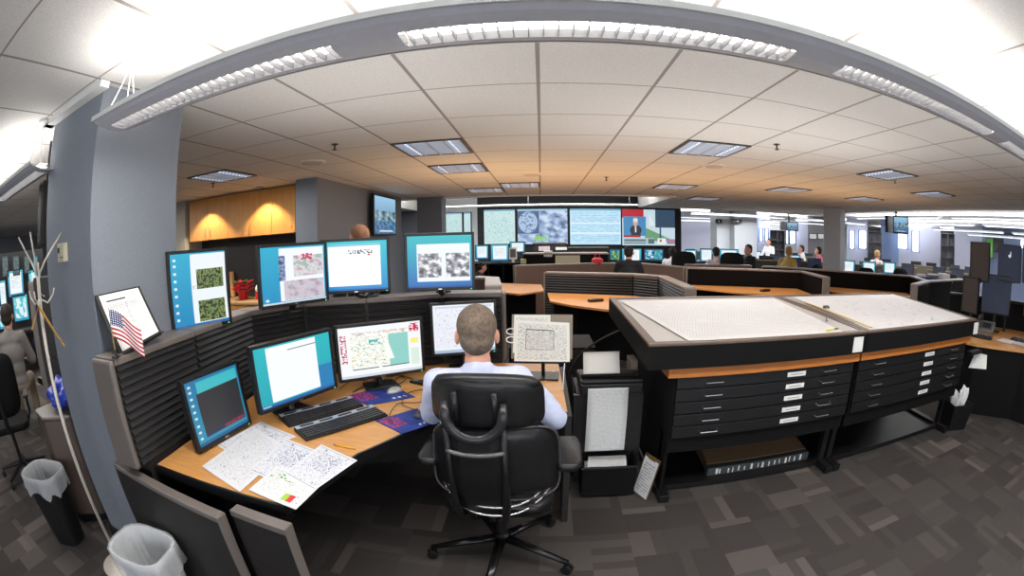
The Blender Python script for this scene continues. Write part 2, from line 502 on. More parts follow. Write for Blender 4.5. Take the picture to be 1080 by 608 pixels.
# ================================================================ LIGHT FITTINGS
def pendant(x0, x1, name_label, lens_starts, group='linear pendant lights', cords=()):
    yc, zb = .9875, 2.14
    t = thing('pendant_light', name_label, 'light', ((x0+x1)/2, yc, 2.12), 0, group)
    near = [(.872, 2.168), (.90, 2.155), (.943, 2.1465)]
    far = [(1.038, 2.1465), (1.075, 2.155), (1.103, 2.168)]
    b = MB()

    def strip(pts, xa, xb, th=.006):
        for (ya, za), (yb, zb_) in zip(pts, pts[1:]):
            b.add([(xa, ya, za), (xb, ya, za), (xb, yb, zb_), (xa, yb, zb_), (xa, ya, za+th), (xb, ya, za+th), (xb, yb, zb_+th), (xa, yb, zb_+th)],
                  [(0, 3, 2, 1), (4, 5, 6, 7), (0, 1, 5, 4), (1, 2, 6, 5), (2, 3, 7, 6), (3, 0, 4, 7)])
    strip(near, x0, x1); strip(far, x0, x1)
    xs = x0
    for s0 in list(lens_starts)+[None]:
        e = x1 if s0 is None else s0
        strip([(.943, 2.1465), (.965, 2.1415), (1.016, 2.1415), (1.038, 2.1465)], xs, e)
        xs = None if s0 is None else s0+1.03
        if xs is not None and xs > x1: break
    b.prism([(x0-.004, .872), (x0, .872), (x0, 1.103), (x0-.004, 1.103)], lambda x, y: 2.141+.0275*((y-.9875)/.115)**2, 2.178)
    b.build('housing', mat('painted grey housing', (196, 196, 204), .5, .0, noise=.03), t, world=True)
    b = MB()
    for yy in (.868, 1.101): b.box(x0-.004, x1, yy, yy+.006, 2.164, 2.183)
    b.build('rim', mat('pale rim', (205, 207, 205), .4), t, world=True)
    for s0 in lens_starts:
        b = MB(); b.box(s0, s0+1.03, .944, 1.037, 2.171, 2.173)
        ln = b.build('reflector', LENS, t, world=True)
        b = MB(); b.tube([(s0+.02, .99, 2.164), (s0+1.01, .99, 2.164)], .005, 8); b.build('tube', LAMP, ln, world=False)
        ln.children[0].data.transform(Matrix.Translation(-t.location))
        b = MB()
        for k in range(28):
            x = s0+.02+k*.0367
            b.add([(x-.001, .945, 2.147), (x+.001, .945, 2.147), (x+.001, .99, 2.1425), (x-.001, .99, 2.1425), (x+.001, 1.036, 2.147), (x-.001, 1.036, 2.147),
                   (x-.001, .945, 2.162), (x+.001, .945, 2.162), (x+.001, 1.036, 2.162), (x-.001, 1.036, 2.162)],
                  [(0, 1, 2, 3), (3, 2, 4, 5), (0, 3, 5, 9, 6), (1, 7, 8, 4, 2), (6, 9, 8, 7), (0, 6, 7, 1), (5, 4, 8, 9)])
        for yy in (.9435, 1.0355): b.box(s0, s0+1.03, yy, yy+.002, 2.146, 2.170)
        b.build('louver', mat('white louver', (150, 150, 156), .4), t, world=True)
    b = MB(); b.box(x0+.02, x1-.02, .96, 1.01, 2.1765, 2.179); b.build('uplight_tube', LAMP, t, world=True)
    for cx in cords:
        b = MB()
        for dx, dy in ((-.02, -.08), (.02, .08), (.0, .02)):
            b.tube([(cx+dx, yc+dy, 2.17), (cx+dx*.3, yc+dy*.4, 2.30), (cx, yc, CE-.02)], .0025, 6)
        b.build('suspension_cord', mat('white cord', (200, 200, 200), .5), t, world=True)
        b = MB(); b.lathe([(.001, 0), (.045, .004), (.045, .02)], (cx, yc, CE-.021), 20); b.build('canopy_cup', WHITE, t, world=True)
    return t


pendant(-1.60, 5.55, 'long curved grey pendant light running overhead past the blue column, lit louvers', [-1.545, -.33, .885, 2.10, 3.315, 4.45], cords=(-1.52, .9, 3.3))
pendant(-5.3, -2.42, 'short end of grey pendant light at top left beyond the blue column', [-4.75, -3.52], cords=(-2.55,))


def troffer(x, y, label, on=1, wx=.58, wy=.58):
    t = thing('ceiling_troffer', label, 'light', (x, y, CE-.03), 0, 'recessed louvred ceiling lights')
    b = MB()
    for a in (-1, 1):
        b.box(a*wx/2-.012, a*wx/2+.012, -wy/2-.012, wy/2+.012, .018, .0295); b.box(-wx/2+.012, wx/2-.012, a*wy/2-.012, a*wy/2+.012, .018, .0295)
    b.build('frame', mat('troffer frame', (70, 66, 62), .5), t)
    b = MB(); b.box(-wx/2+.012, wx/2-.012, -wy/2+.012, wy/2-.012, .026, .0292); b.build('reflector', mat('dim reflector', (185, 196, 215), .3, emit=.7), t)
    for k in range(3):
        b = MB(); xx = (k-1)*wx/3.1; b.tube([(xx, -wy/2+.02, .022), (xx, wy/2-.02, .022)], .004, 8); b.build('tube', DIM, t)
    b = MB()
    for k in range(1, 10): b.box(-wx/2+.012, wx/2-.012, -wy/2+k*wy/10-.002, -wy/2+k*wy/10+.002, .014, .026)
    for k in range(1, 4): b.box(-wx/2+k*wx/4-.006, -wx/2+k*wx/4+.006, -wy/2+.012, wy/2-.012, .013, .026)
    b.build('louver', mat('silver louver', (190, 192, 198), .4, .2), t)
    return t


def cell(x, y):      # centre of the ceiling module that holds x, y
    return (X0+(math.floor((x-X0)/T)+.5)*T, Y0+(math.floor((y-Y0)/T)+.5)*T)


spots = [(-.9, 3.65, 'louvred square ceiling light above the man, nearest of the left ones'), (-3.3, 3.85, 'louvred ceiling light in front of the wood wall cabinets'),
         (1.45, 3.8, 'louvred square ceiling light above the wide map papers'), (3.9, 3.9, 'louvred ceiling light over the second chart table'),
         (-.95, 4.85, 'louvred ceiling light directly behind the nearest left one'), (-.3, 6.5, 'louvred ceiling light straight before the display screens'),
         (1.9, 6.6, 'small louvred ceiling light right of the big display soffit'), (4.2, 6.4, 'flat louvred ceiling light left of the grey right column'),
         (5.9, 4.1, 'louvred ceiling light at far right over the dark monitors'), (6.1, 6.3, 'louvred ceiling light just right of the grey column'),
         (-1.0, 7.5, 'small louvred ceiling light close to the dark display column'), (3.4, 8.9, 'thin distant louvred ceiling light beyond the soffit corner')]
for x, y, l in spots:
    cx, cy = cell(x, y); troffer(cx, cy, l)

for x, y, l in ((-4.72, 4.72, 'small warm round downlight over left kitchen cabinets'), (-3.57, 4.76, 'small warm round downlight over right kitchen cabinets')):
    t = thing('downlight', l, 'light', (x, y, CE-.012), 0, 'kitchenette downlights')
    MB().lathe([(.07, 0), (.07, .01), (.055, .01), (.055, 0)], n=24).build('trim_ring', WHITE, t)
    MB().lathe([(.054, .006), (.054, .01)], n=20).build('bulb', mat('warm bulb', (255, 214, 150), .5, emit=6), t)
    l_ = bpy.data.lights.new('downlight_beam', 'SPOT'); l_.energy = 55; l_.spot_size = R(105); l_.spot_blend = .35; l_.color = (1, .80, .52); l_.shadow_soft_size = .03
    o = bpy.data.objects.new('downlight_beam', l_); C.objects.link(o); o.location = (x, y, CE-.03)

for i, (x, y, l) in enumerate(((-1.62, 3.2, 'small dark sprinkler head in the ceiling near the smoke detector'), (-3.75, 4.0, 'small dark sprinkler head left of the kitchen ceiling light'),
                               (2.0, 3.25, 'small dark sprinkler head beside the light over the maps'), (4.3, 3.9, 'dark sprinkler head right of the second chart light'),
                               (.9, 5.9, 'tiny dark sprinkler head in the middle ceiling'))):
    t = thing('sprinkler', l, 'sprinkler', (x, y, CE-.05), 0, 'ceiling sprinklers')
    MB().lathe([(.03, .045), (.03, .049)], n=16).build('plate', DARK, t)
    b = MB(); b.tube([(0, 0, .045), (0, 0, .005)], .007); b.lathe([(.02, 0), (.02, .004)], n=12); b.build('head', BLACK, t)
for x, y, l in ((-2.17, 3.79, 'round pale ceiling speaker above the grey partition'), (-.1, 5.6, 'round pale ceiling speaker before the middle light'), (1.95, 4.6, 'round brownish ceiling detector right of the middle light')):
    t = thing('ceiling_speaker', l, 'speaker', (x, y, CE-.02), 0, 'round ceiling devices')
    MB().lathe([(.02, 0), (.10, .003), (.13, .019)], n=28).build('grille', mat('pale grille', (196, 186, 176), .6, noise=.2, nscale=200), t)
    MB().lathe([(.13, .010), (.145, .019)], n=28).build('ring', WHITE, t)

# ================================================================ SCREENS
DESK = ((22, 146, 176), (20, 120, 170))
TEAL = (32, 168, 180)
ICONS = [(.05, y, .10, y+.035, (215, 232, 240)) for y in (.10, .20, .30, .42, .52, .62, .72, .82, .90)]
CL = ('noise', 11, [(.35, (70, 72, 80)), (.5, (150, 150, 158)), (.62, (240, 240, 245))])
S_M1 = picture('screen radar text', DESK, ICONS+[(.2, .62, .97, .95, (60, 190, 200)), (.17, .10, .97, .78, (38, 40, 46)), (.17, .10, .97, .17, (36, 34, 70)), (.55, .11, .95, .16, ('specks', 40, (190, 40, 60), .5)), (0, 0, 1, .05, (20, 90, 140))], 1.0)
S_M2 = picture('screen white document', ((20, 158, 176), (30, 178, 186)), [(0, 0, 1, .045, (24, 90, 160)), (.80, .045, 1, .45, (22, 120, 176)), (.15, .07, .80, .97, (238, 244, 248)), (.42, .86, .80, .875, (90, 96, 100)), (.02, .02, .12, .035, (200, 220, 230))], 1.15)
S_M3 = picture('screen lightning map', (240, 243, 245), [(.02, .30, .09, .86, ('specks', 26, (196, 30, 90), .50)), (.12, .12, .84, .88, (244, 246, 240)), (.14, .2, .84, .85, ('contour', 3.2, (214, 196, 150))), (.14, .2, .84, .85, ('specks', 22, (90, 190, 190), .64)),
    (.60, .16, .84, .80, (140, 205, 196)), (.56, .30, .66, .84, ('tri', (244, 246, 240))), (.36, .62, .5, .74, ('specks', 18, (90, 180, 176), .5)), (.14, .845, .84, .885, ('lines', 50, 0, (150, 40, 80))), (.86, .80, .98, .96, ('specks', 24, (200, 20, 70), .47)),
    (.87, .56, .97, .66, (248, 232, 130)), (.87, .12, .97, .46, (214, 232, 220)), (.14, .15, .46, .17, (60, 90, 120)), (.5, .15, .84, .17, (60, 90, 120)), (0, 0, 1, .05, (206, 214, 222))], 1.1)
S_M4 = picture('screen pale map', (236, 240, 246), [(.04, .12, .96, .92, ('contour', 4, (214, 206, 232))), (.04, .12, .96, .92, ('specks', 24, (190, 170, 210), .66)), (0, 0, 1, .06, (160, 186, 214)), (.04, .93, .96, .97, (200, 212, 226))], 1.05)
GRN = ('noise', 22, [(.36, (14, 26, 22)), (.48, (40, 66, 36)), (.56, (150, 160, 74)), (.62, (60, 110, 90))])
S_T1 = picture('screen satellite windows', ((14, 130, 184), (26, 168, 204)), ICONS+[(.36, .04, 1, .98, (232, 240, 243)), (.46, .50, .95, .77, GRN), (.46, .05, .95, .34, GRN), (.37, .5, .44, .56, ('lines', 60, 0, (120, 140, 140))), (0, 0, 1, .03, (24, 100, 170))], 1.1)
S_T2 = picture('screen forecast charts', ((18, 140, 190), (26, 170, 206)), [(.05, .06, .10, .10, (220, 235, 240)), (.28, .04, .98, .97, (238, 242, 245)), (.27, .40, .37, .84, ('noise', 16, [(.4, (40, 60, 110)), (.6, (150, 170, 205))])),
    (.50, .46, .97, .83, ('noise', 8, [(.35, (170, 140, 160)), (.5, (222, 218, 222)), (.62, (160, 180, 170))])), (.62, .74, .80, .86, ('specks', 20, (190, 40, 90), .5)), (.34, .05, .97, .39, ('noise', 9, [(.3, (158, 140, 160)), (.55, (206, 196, 206)), (.7, (170, 190, 206))])), (0, 0, 1, .03, (200, 214, 224))], 1.1)
S_T3 = picture('screen document window', ((18, 130, 196), (34, 190, 204)), [(.08, .09, .90, .95, (242, 245, 248)), (.08, .90, .90, .95, (120, 190, 206)), (.40, .74, .78, .82, ('specks', 26, (40, 40, 60), .52)), (.70, .70, .74, .73, (200, 40, 60)), (0, 0, 1, .03, (24, 90, 170))], 1.15)
S_T4 = picture('screen twin cloud images', ((14, 96, 176), (34, 182, 190)), [(.15, .12, .97, .84, (232, 238, 244)), (.17, .20, .53, .66, CL), (.60, .20, .96, .66, CL), (0, 0, 1, .03, (20, 70, 140))], 1.1)
S_DOC = picture('screen bright page', ((20, 130, 180), (60, 180, 200)), [(.12, .1, .9, .92, (235, 242, 245)), (.2, .3, .8, .8, ('lines', 16, 0, (170, 185, 195)))], 1.1)
S_BLUE = picture('screen blue maps', ((20, 40, 90), (20, 90, 150)), [(.05, .1, .5, .9, ('noise', 5, [(.4, (20, 50, 120)), (.5, (60, 180, 200)), (.6, (230, 235, 235))])), (.55, .1, .95, .9, ('noise', 6, [(.4, (20, 90, 160)), (.6, (90, 200, 170))]))], 1.1)
S_RAD = picture('screen radar', ((30, 40, 60), (40, 120, 170)), [(.1, .1, .9, .9, ('noise', 4, [(.4, (30, 60, 140)), (.52, (60, 170, 80)), (.62, (200, 210, 60))]))], 1.0)
S_TEALB = picture('screen teal blocks', ((30, 150, 190), (60, 190, 200)), [(.1, .1, .9, .9, ('noise', 4, [(.45, (60, 190, 210)), (.5, (225, 240, 240))]))], 1.05)
S_DARKB = picture('screen dark blue', (22, 32, 58), [(0, 0, 1, 1, ('noise', 2, [(.3, (20, 28, 50)), (.7, (27, 40, 70))]))], .8, .7)
S_LOGO = picture('screen dark blue with white mark', (22, 32, 58), [(.42, .66, .56, .80, ('disc', (230, 236, 245))), (.42, .74, .50, .82, (22, 32, 58)), (.52, .78, .55, .84, (230, 236, 245))], .8, .7)
S_OFF = mat('screen off', (60, 50, 45), .75, noise=.05, nscale=4)
S_GRAY = picture('screen small camera view', (70, 90, 96), [(.05, .1, .95, .9, ('noise', 5, [(.4, (40, 60, 70)), (.6, (120, 150, 150))]))], .7)
TV_SEA = picture('television harbour', ((40, 90, 130), (150, 195, 225)), [(0, .35, 1, .62, ('noise', 6, [(.4, (50, 80, 90)), (.6, (150, 185, 200))])), (0, .0, 1, .35, ('noise', 9, [(.4, (24, 70, 110)), (.6, (90, 140, 180))])), (.2, .05, .85, .09, (205, 215, 225))], 1.1)


def monitor(label, pos, yaw, W, H, scr, base_z=None, tilt=0, name='monitor', group=None, bez=.018, detail=True, neck_back=.07, badge=True):
    """screen faces local -Y; pos = centre of the front"""
    zb = base_z if base_z is not None else pos[2]-H/2-.1
    t = thing(name, label, 'monitor', (pos[0], pos[1], zb), yaw, group)
    zc = pos[2]-zb
    M = Matrix.Translation((0, 0, zc)) @ Euler((-tilt, 0, 0)).to_matrix().to_4x4()
    b = MB()
    for a in (-1, 1): b.box(a*(W/2-bez/2)-bez/2, a*(W/2-bez/2)+bez/2, -.004, .02, -H/2, H/2, M)
    for a in (-1, 1): b.box(-W/2+bez, W/2-bez, -.004, .02, a*(H/2-bez/2)-bez/2, a*(H/2-bez/2)+bez/2, M)
    b.box(-W/2, W/2, .02, .035, -H/2, H/2, M); b.box(-W*.36, W*.36, .035, .06, -H*.36, H*.36, M)
    bz = b.build('housing', BLACK, t, bevel=.003 if detail else 0)
    b = MB(); w2, h2 = W/2-bez, H/2-bez
    b.quad(*[M @ Vector(v) for v in ((-w2, .004, -h2), (w2, .004, -h2), (w2, .004, h2), (-w2, .004, h2))]); b.build('screen', scr, t)
    if detail:
        if badge:
            b = MB(); b.box(-.012, .012, -.0046, -.0036, -H/2+.005, -H/2+.012, M); b.build('badge', CHROME, bz)
            b = MB(); b.box(W/2-.03, W/2-.022, -.0048, -.0036, -H/2+.005, -H/2+.010, M); b.build('power_button', mat('green led', (80, 220, 120), .4, emit=1), bz)
    if zc > H/2+.005:
        b = MB(); b.tube([(0, .06, zc-H*.1), (0, neck_back+.015, zc-H/2), (0, neck_back, .012)], [.022, .02, .024], 10, flat=1.6); b.build('neck', BLACK, t)
        b = MB(); b.prism([(-.11, neck_back-.08), (-.09, neck_back-.10), (.09, neck_back-.10), (.11, neck_back-.08), (.10, neck_back+.05), (-.10, neck_back+.05)], .0005, .014); b.build('base', BLACK, t, bevel=.004)
    return t


DZ = .74            # worktop height
monitor('leftmost desk monitor with dark radar text window, angled towards the man', (-1.49, 1.487, .922), R(84.7), .412, .343, S_M1, DZ, R(4), neck_back=.12)
monitor('wide desk monitor showing a blank white page on teal', (-1.245, 1.90, 1.0), R(68), .55, .345, S_M2, DZ, R(1), neck_back=.12)
monitor('wide desk monitor showing a map with pink text blocks and green sea', (-.938, 2.387, .996), R(36), .55, .340, S_M3, DZ, 0, neck_back=.12)
monitor('desk monitor with pale map partly hidden behind the mans head', (-.512, 2.846, 1.036), R(19.6), .45, .358, S_M4, DZ, R(3), neck_back=.09)


def arm_monitor(label, pos, yaw, W, H, scr, foot, tilt=0):
    t = monitor(label, pos, yaw, W, H, scr, pos[2]-H/2, tilt)
    b = MB(); f = Vector(foot); n = Vector(pos)+Vector((-math.sin(yaw), math.cos(yaw), 0))*.06
    b.tube([n, n+Vector((0, 0, -H*.5-.02)), lerp(n, f, .5)+Vector((0, 0, -H*.30)), f+Vector((0, 0, .03))], [.022, .02, .018, .022], 10)
    b.build('arm', BLACK, t, world=True, smooth=True)
    b = MB(); b.lathe([(.055, 0), (.055, .012), (.03, .02), (.03, .035)], tuple(f), 20); b.build('foot', BLACK, t, world=True)
    return t


arm_monitor('upper monitor nearest the column showing two green satellite pictures', (-1.774, 1.756, 1.439), R(68), .396, .424, S_T1, (-1.83, 1.86, 1.25))
arm_monitor('upper monitor with pink grey forecast charts, second from the column', (-1.395, 2.203, 1.469), R(58), .47, .358, S_T2, (-1.66, 2.62, 1.25))
arm_monitor('upper monitor with blank white page on blue, third from the column', (-1.21, 2.69, 1.478), R(22), .47, .36, S_T3, (-1.18, 2.87, 1.25))
arm_monitor('upper monitor with two black and white cloud images above the mans head', (-.645, 2.755, 1.488), R(10), .452, .37, S_T4, (-.70, 3.09, 1.25))

# ================================================================ MAIN CONSOLE
PATH = [(-1.66, 1.0), (-1.71, 1.6), (-1.77, 2.22), (-1.58, 2.60), (-1.18, 2.78), (-.70, 3.03), (-.28, 3.06)]


def offset(path, d):
    out = []
    for i, p in enumerate(path):
        a = Vector(path[max(i-1, 0)]); b_ = Vector(path[min(i+1, len(path)-1)])
        t = (b_-a).normalized(); out.append((p[0]-t.y*d, p[1]+t.x*d))
    return out


def slat_wall(label, path, ztop, z0, thick=.15, mats=(SLAT, CAP, DARK), name='console_partition', group=None, nsl=13, slats=True, cap=.035, back=None, endcaps=True):
    """path runs along the worker's side; the wall thickens to the left of the walking direction"""
    lo = offset(path, thick)
    c = Vector((sum(p[0] for p in path)/len(path), sum(p[1] for p in path)/len(path), 0))
    t = thing(name, label, 'partition', c, 0, group)
    for i in range(len(path)-1):
        a, b_, c_, d_ = path[i], path[i+1], lo[i+1], lo[i]
        m = MB(); m.prism([a, b_, c_, d_], z0, ztop-cap)
        p = m.build('panel', back or mats[2], t, world=True)
        if slats:
            m = MB(); A, B = Vector(a+(0,)), Vector(b_+(0,)); d = (B-A).normalized(); n = Vector((d.y, -d.x, 0)); hgt = (ztop-cap-z0)/nsl
            A2, B2 = A+d*.012, B-d*.012
            for k in range(nsl):
                z = z0+k*hgt+.006
                m.add([A2+Vector((0, 0, z)), B2+Vector((0, 0, z)), B2+n*.016+Vector((0, 0, z+hgt*.25)), A2+n*.016+Vector((0, 0, z+hgt*.25)),
                       A2+Vector((0, 0, z+hgt*.8)), B2+Vector((0, 0, z+hgt*.8))], [(0, 1, 2, 3), (3, 2, 5, 4), (0, 4, 5, 1), (0, 3, 4), (1, 5, 2)][:5])
            m.build('slats', mats[0], p, world=False).data.transform(Matrix.Translation(-c))
        m = MB(); e = .012
        A, B, CC, D = [Vector(q+(0,)) for q in (a, b_, c_, d_)]
        nn = (A-D).normalized()*e; mm = (B-CC).normalized()*e
        m.prism([tuple((A+nn)[:2]), tuple((B+mm)[:2]), tuple((CC-mm)[:2]), tuple((D-nn)[:2])], ztop-cap, ztop)
        m.build('cap', mats[1], t, world=True, bevel=.008)
    if endcaps:
        for i, j in ((0, 1), (-1, -2)):
            a, d_ = Vector(path[i]+(0,)), Vector(lo[i]+(0,)); u = (a-Vector(path[j]+(0,))).normalized()*.03; w_ = (a-d_).normalized()*.012
            m = MB(); m.prism([tuple(v[:2]) for v in (a+w_, a+w_+u, d_-w_+u, d_-w_)], z0-.0, ztop-.006); m.build('end_trim', mats[1], t, world=True, bevel=.014)
    return t


t = slat_wall('tall curved black slatted console partition with taupe cap around the desk', PATH, 1.25, .76)
# the same partition below the worktop
lo = offset(PATH, .15)
PB = [(-1.665, 1.06)]+PATH[1:]; lo[0] = (lo[0][0], 1.06)
for i in range(len(PATH)-1):
    b = MB(); b.prism([PB[i], PB[i+1], lo[i+1], lo[i]], 0, .758); b.build('base_panel', DARK, t, world=True)

desk = thing('curved_desk', 'curved maple worktop desk with dark edge where the man sits', 'desk', (-.9, 2.2, 0))
outer = [(-1.65, 1.10), (-1.695, 1.6), (-1.755, 2.2), (-1.57, 2.585), (-1.17, 2.765), (-.69, 3.015), (-.27, 3.045), (.12, 3.02)]
inner = [(.135, 2.12), (.10, 2.16), (-.12, 2.33), (-.36, 2.32), (-.52, 2.14), (-.61, 1.90), (-.69, 1.74), (-.785, 1.57), (-.90, 1.10)]
MB().prism([(x, y) for x, y in outer+inner], DZ-.03, DZ).build('worktop', WOODD, desk, world=True, bevel=.003)
b = MB(); ii = [Vector(p+(0,)) for p in inner]
for p, q in zip(ii, ii[1:]):
    n = Vector((-(q-p).y, (q-p).x, 0)).normalized()*-.012
    if (n.x*(-.5-p.x)+n.y*(1-p.y)) < 0: n = -n
    b.prism([tuple(v[:2]) for v in (p, q, q+n, p+n)], DZ-.045, DZ+.001)
b.prism([(-1.65, 1.088), (-.89, 1.088), (-.89, 1.10), (-1.65, 1.10)], DZ-.045, DZ+.001)
b.build('edge_band', BLACK, desk, world=True)
b = MB(); b.prism([(.125, 2.14), (.16, 2.14), (.16, 3.04), (.125, 3.04)], 0, DZ-.031); b.build('side_panel', DARK, desk, world=True)
b = MB(); b.prism([(-1.62, 1.16), (-1.3, 1.16), (-1.3, 1.55), (-1.67, 1.55)], 0, DZ-.031); b.build('pedestal', BLACK2, desk, world=True, bevel=.005)
for x0, x1, y0, y1, tx in ((-1.92, -1.115, .985, .93, 0), (-1.095, -.83, 1.0, .98, 0)):
    m = thing('end_screen', 'low dark rounded privacy panel at the desk end, %s' % ('wide one by the column' if x0 < -1.5 else 'narrow one below the papers'), 'panel', ((x0+x1)/2, 1.0, 0))
    d = Vector((x1-x0, y1-y0, 0)); n = Vector((d.y, -d.x, 0)).normalized()
    A = Vector((x0, y0, 0))
    b = MB(); b.prism([tuple(v[:2]) for v in (A, A+d, A+d-n*.04, A-n*.04)], 0, .70); b.build('panel', DARK, m, world=True)
    b = MB(); b.prism([tuple(v[:2]) for v in (A+n*.006, A+d+n*.006, A+d-n*.046, A-n*.046)], .70, .725)
    b.prism([tuple(v[:2]) for v in (A+d+n*.006, A+d*1.012+n*.006, A+d*1.012-n*.046, A+d-n*.046)], 0.0, .725)
    b.build('cap', CAP, m, world=True, bevel=.008)

# ---------------------------------------------------------------- things on the desk
def sheet(label, c4, matl, z=None, thick=.0008, curl=0, cat='paper', name='paper_sheet', group=None):
    """a sheet from four corners (BL BR TR TL)"""
    q = [Vector(p) for p in c4]
    t = MB(); n = 8

    def f(u, v):
        p = lerp(lerp(q[0], q[1], u), lerp(q[3], q[2], u), v)
        return p+Vector((0, 0, curl*(abs(u-.5)*2)**3))
    t.grid(f, n, n)
    o = t.build(name, matl, None, solid=thick)
    recentre(o); return tag(o, label, cat, group)


CH1 = picture('weather chart print', (212, 214, 220), [(.06, .06, .94, .94, ('contour', 3.0, (120, 124, 150), .11)), (.25, .4, .8, .85, ('specks', 30, (92, 98, 146), .58)), (.04, .04, .96, .05, (120, 120, 130)), (.04, .95, .96, .96, (120, 120, 130))], rough=.8)
CH2 = picture('coastline chart print', (214, 215, 219), [(.06, .06, .94, .94, ('contour', 4.2, (140, 142, 152), .09)), (.1, .1, .9, .9, ('specks', 46, (130, 130, 142), .66))], rough=.8)
CH3 = picture('rainfall chart print', (214, 216, 216), [(.06, .06, .94, .94, ('contour', 3.6, (130, 134, 140), .08)), (.08, .62, .5, .85, ('specks', 9, (96, 150, 60), .55)), (.62, .1, .72, .3, (150, 190, 60)), (.72, .1, .82, .3, (200, 50, 60))], rough=.8)


def S4(z, *pts): return [(G(x, y, z).x, G(x, y, z).y, z) for x, y in pts]


sheet('printed weather chart at the back left of the paper spread, under the monitor', S4(.7425, (229, 470), (247, 481), (313, 461), (275, 445)), CH1)
sheet('coastline chart lying furthest left on the desk corner', S4(.7435, (253, 519), (306, 473), (270, 452), (213, 492)), CH2)
sheet('printed chart overlapping in the middle of the paper spread', S4(.7445, (262, 497), (300, 512), (346, 480), (302, 463)), CH1)
sheet('chart with green rain band and red key at the desk edge', S4(.7455, (262, 517), (312, 538), (345, 506), (292, 492)), CH3)
sheet('large front right weather chart of the paper spread', S4(.7465, (299, 500), (331, 518), (377, 486), (339, 469)), CH1)


def keyboard(label, p0, p1, depth, z):
    """p0,p1 = far-left and near-left corners ... along the back edge"""
    a, b_ = Vector(p0), Vector(p1); L_ = (b_-a).length; ang = math.atan2((b_-a).y, (b_-a).x)
    t = thing('keyboard', label, 'keyboard', (a.x, a.y, z), ang, 'black and silver keyboards')
    m = MB(); m.prism([(0, 0), (L_, 0), (L_, -depth), (0, -depth)], 0, lambda x, y: .026 if y > -.01 else .012); m.build('body', BLACK, t, bevel=.004)
    m = MB(); m.prism([(.004, -.002), (L_-.004, -.002), (L_-.004, -.038), (.004, -.038)], .012, lambda x, y: .027 if y > -.01 else .0245); m.build('media_strip', mat('silver strip', (164, 172, 188), .4, .0), t)
    for k in range(4):
        m = MB(); m.box(.03+k*L_*.235, .03+k*L_*.235+L_*.16, -.028, -.012, .026, .0285); m.build('media_button', BLACK, t)
    m = MB(); kw = (L_-.03)/22.5
    for r in range(5):
        y = -.042-r*.0205
        zz = .0245-.0125*(-y/depth)
        x = .012
        while x < L_-.02:
            wd = kw*.86
            if r == 4 and L_*.18 < x < L_*.4: wd = L_*.25
            if not (L_*.66 < x < L_*.675 or L_*.80 < x < L_*.815):
                m.box(x, x+wd, y-.016, y, zz-.006, zz+.006)
            x += wd+kw*.14
    m.build('keys', mat('key caps', (44, 44, 48), .45), t)
    return t


keyboard('black keyboard with silver strip, farther of two, nearest the monitor', (-1.36, 1.815, 0), (-1.085, 2.195, 0), .15, DZ+.0005)
keyboard('black keyboard with silver strip, nearer of two, beside the papers', (-1.19, 1.70, 0), (-.905, 2.09, 0), .15, DZ+.0005)
PADM = picture('blue mouse pad print', (24, 50, 130), [(0, 0, 1, 1, ('noise', 3, [(.4, (22, 44, 120)), (.6, (34, 62, 150))])), (.04, .35, .42, .95, ('contour', 3, (210, 50, 70), .35)), (.60, .12, .66, .2, (220, 226, 240)), (.72, .12, .78, .2, (220, 226, 240)), (.84, .12, .9, .2, (220, 226, 240))], rough=.7)
sheet('blue mouse pad with red print, farther one', S4(.7425, (388, 428), (438, 419), (411, 406), (366, 418)), PADM, thick=.003, cat='mouse pad', name='mouse_pad')
sheet('blue mouse pad with red print, nearer one beside the chair', S4(.7425, (424, 458), (460, 446), (440, 431), (396, 444)), PADM, thick=.003, cat='mouse pad', name='mouse_pad')


def mouse(label, x, y, rz, col):
    t = thing('computer_mouse', label, 'mouse', (x, y, .7448), rz)
    M = Matrix.Diagonal((.031, .055, .034, 1)); b = MB(); b.ball((0, 0, 0), 1, 16, 12, M)
    b.v = [(v[0], v[1], max(v[2], 0)) for v in b.v]; b.build('shell', col, t, smooth=True)
    b = MB(); b.ball((0, .032, .0245), (.004, .009, .007), 10, 8); b.build('wheel', DARK, t)
    b = MB(); b.box(-.0006, .0006, .012, .05, .018, .0285); b.build('button_gap', BLACK, t)


p = G(416, 413, .75); mouse('silver grey computer mouse on the farther blue pad', p.x, p.y, R(-40), mat('silver mouse', (168, 168, 172), .35, .3))
p = G(446, 438, .75); mouse('dark computer mouse on the nearer blue pad', p.x, p.y, R(-50), mat('dark mouse', (56, 56, 62), .35))


def cable(label, pts, r=.0025, m=None, group='desk cables'):
    # smooth curve through points
    P_ = [Vector(p) for p in pts]; out = []
    for i in range(len(P_)-1):
        p0, p1, p2, p3 = P_[max(i-1, 0)], P_[i], P_[i+1], P_[min(i+2, len(P_)-1)]
        for k in range(8):
            t_ = k/8
            out.append(.5*((2*p1)+(p2-p0)*t_+(2*p0-5*p1+4*p2-p3)*t_*t_+(3*p1-p0-3*p2+p3)*t_**3))
    out.append(P_[-1])
    b = MB(); b.tube(out, r, 6); o = b.build('cable', m or BLACK, None, smooth=True); recentre(o)
    return tag(o, label, 'cable', group)


cable('thin black mouse cable looping below the map monitor', S4(.748, (418, 408), (428, 400), (420, 398), (408, 412), (388, 408), (372, 414), (396, 400)))
cable('black mouse cable looping across the nearer blue pad', S4(.751, (440, 433), (424, 426), (432, 414), (452, 412), (444, 424), (420, 426), (410, 440), (414, 446)))
cable('black cable running along the foot of the map monitor', S4(.748, (358, 410), (375, 400), (395, 404), (420, 396), (446, 404)))


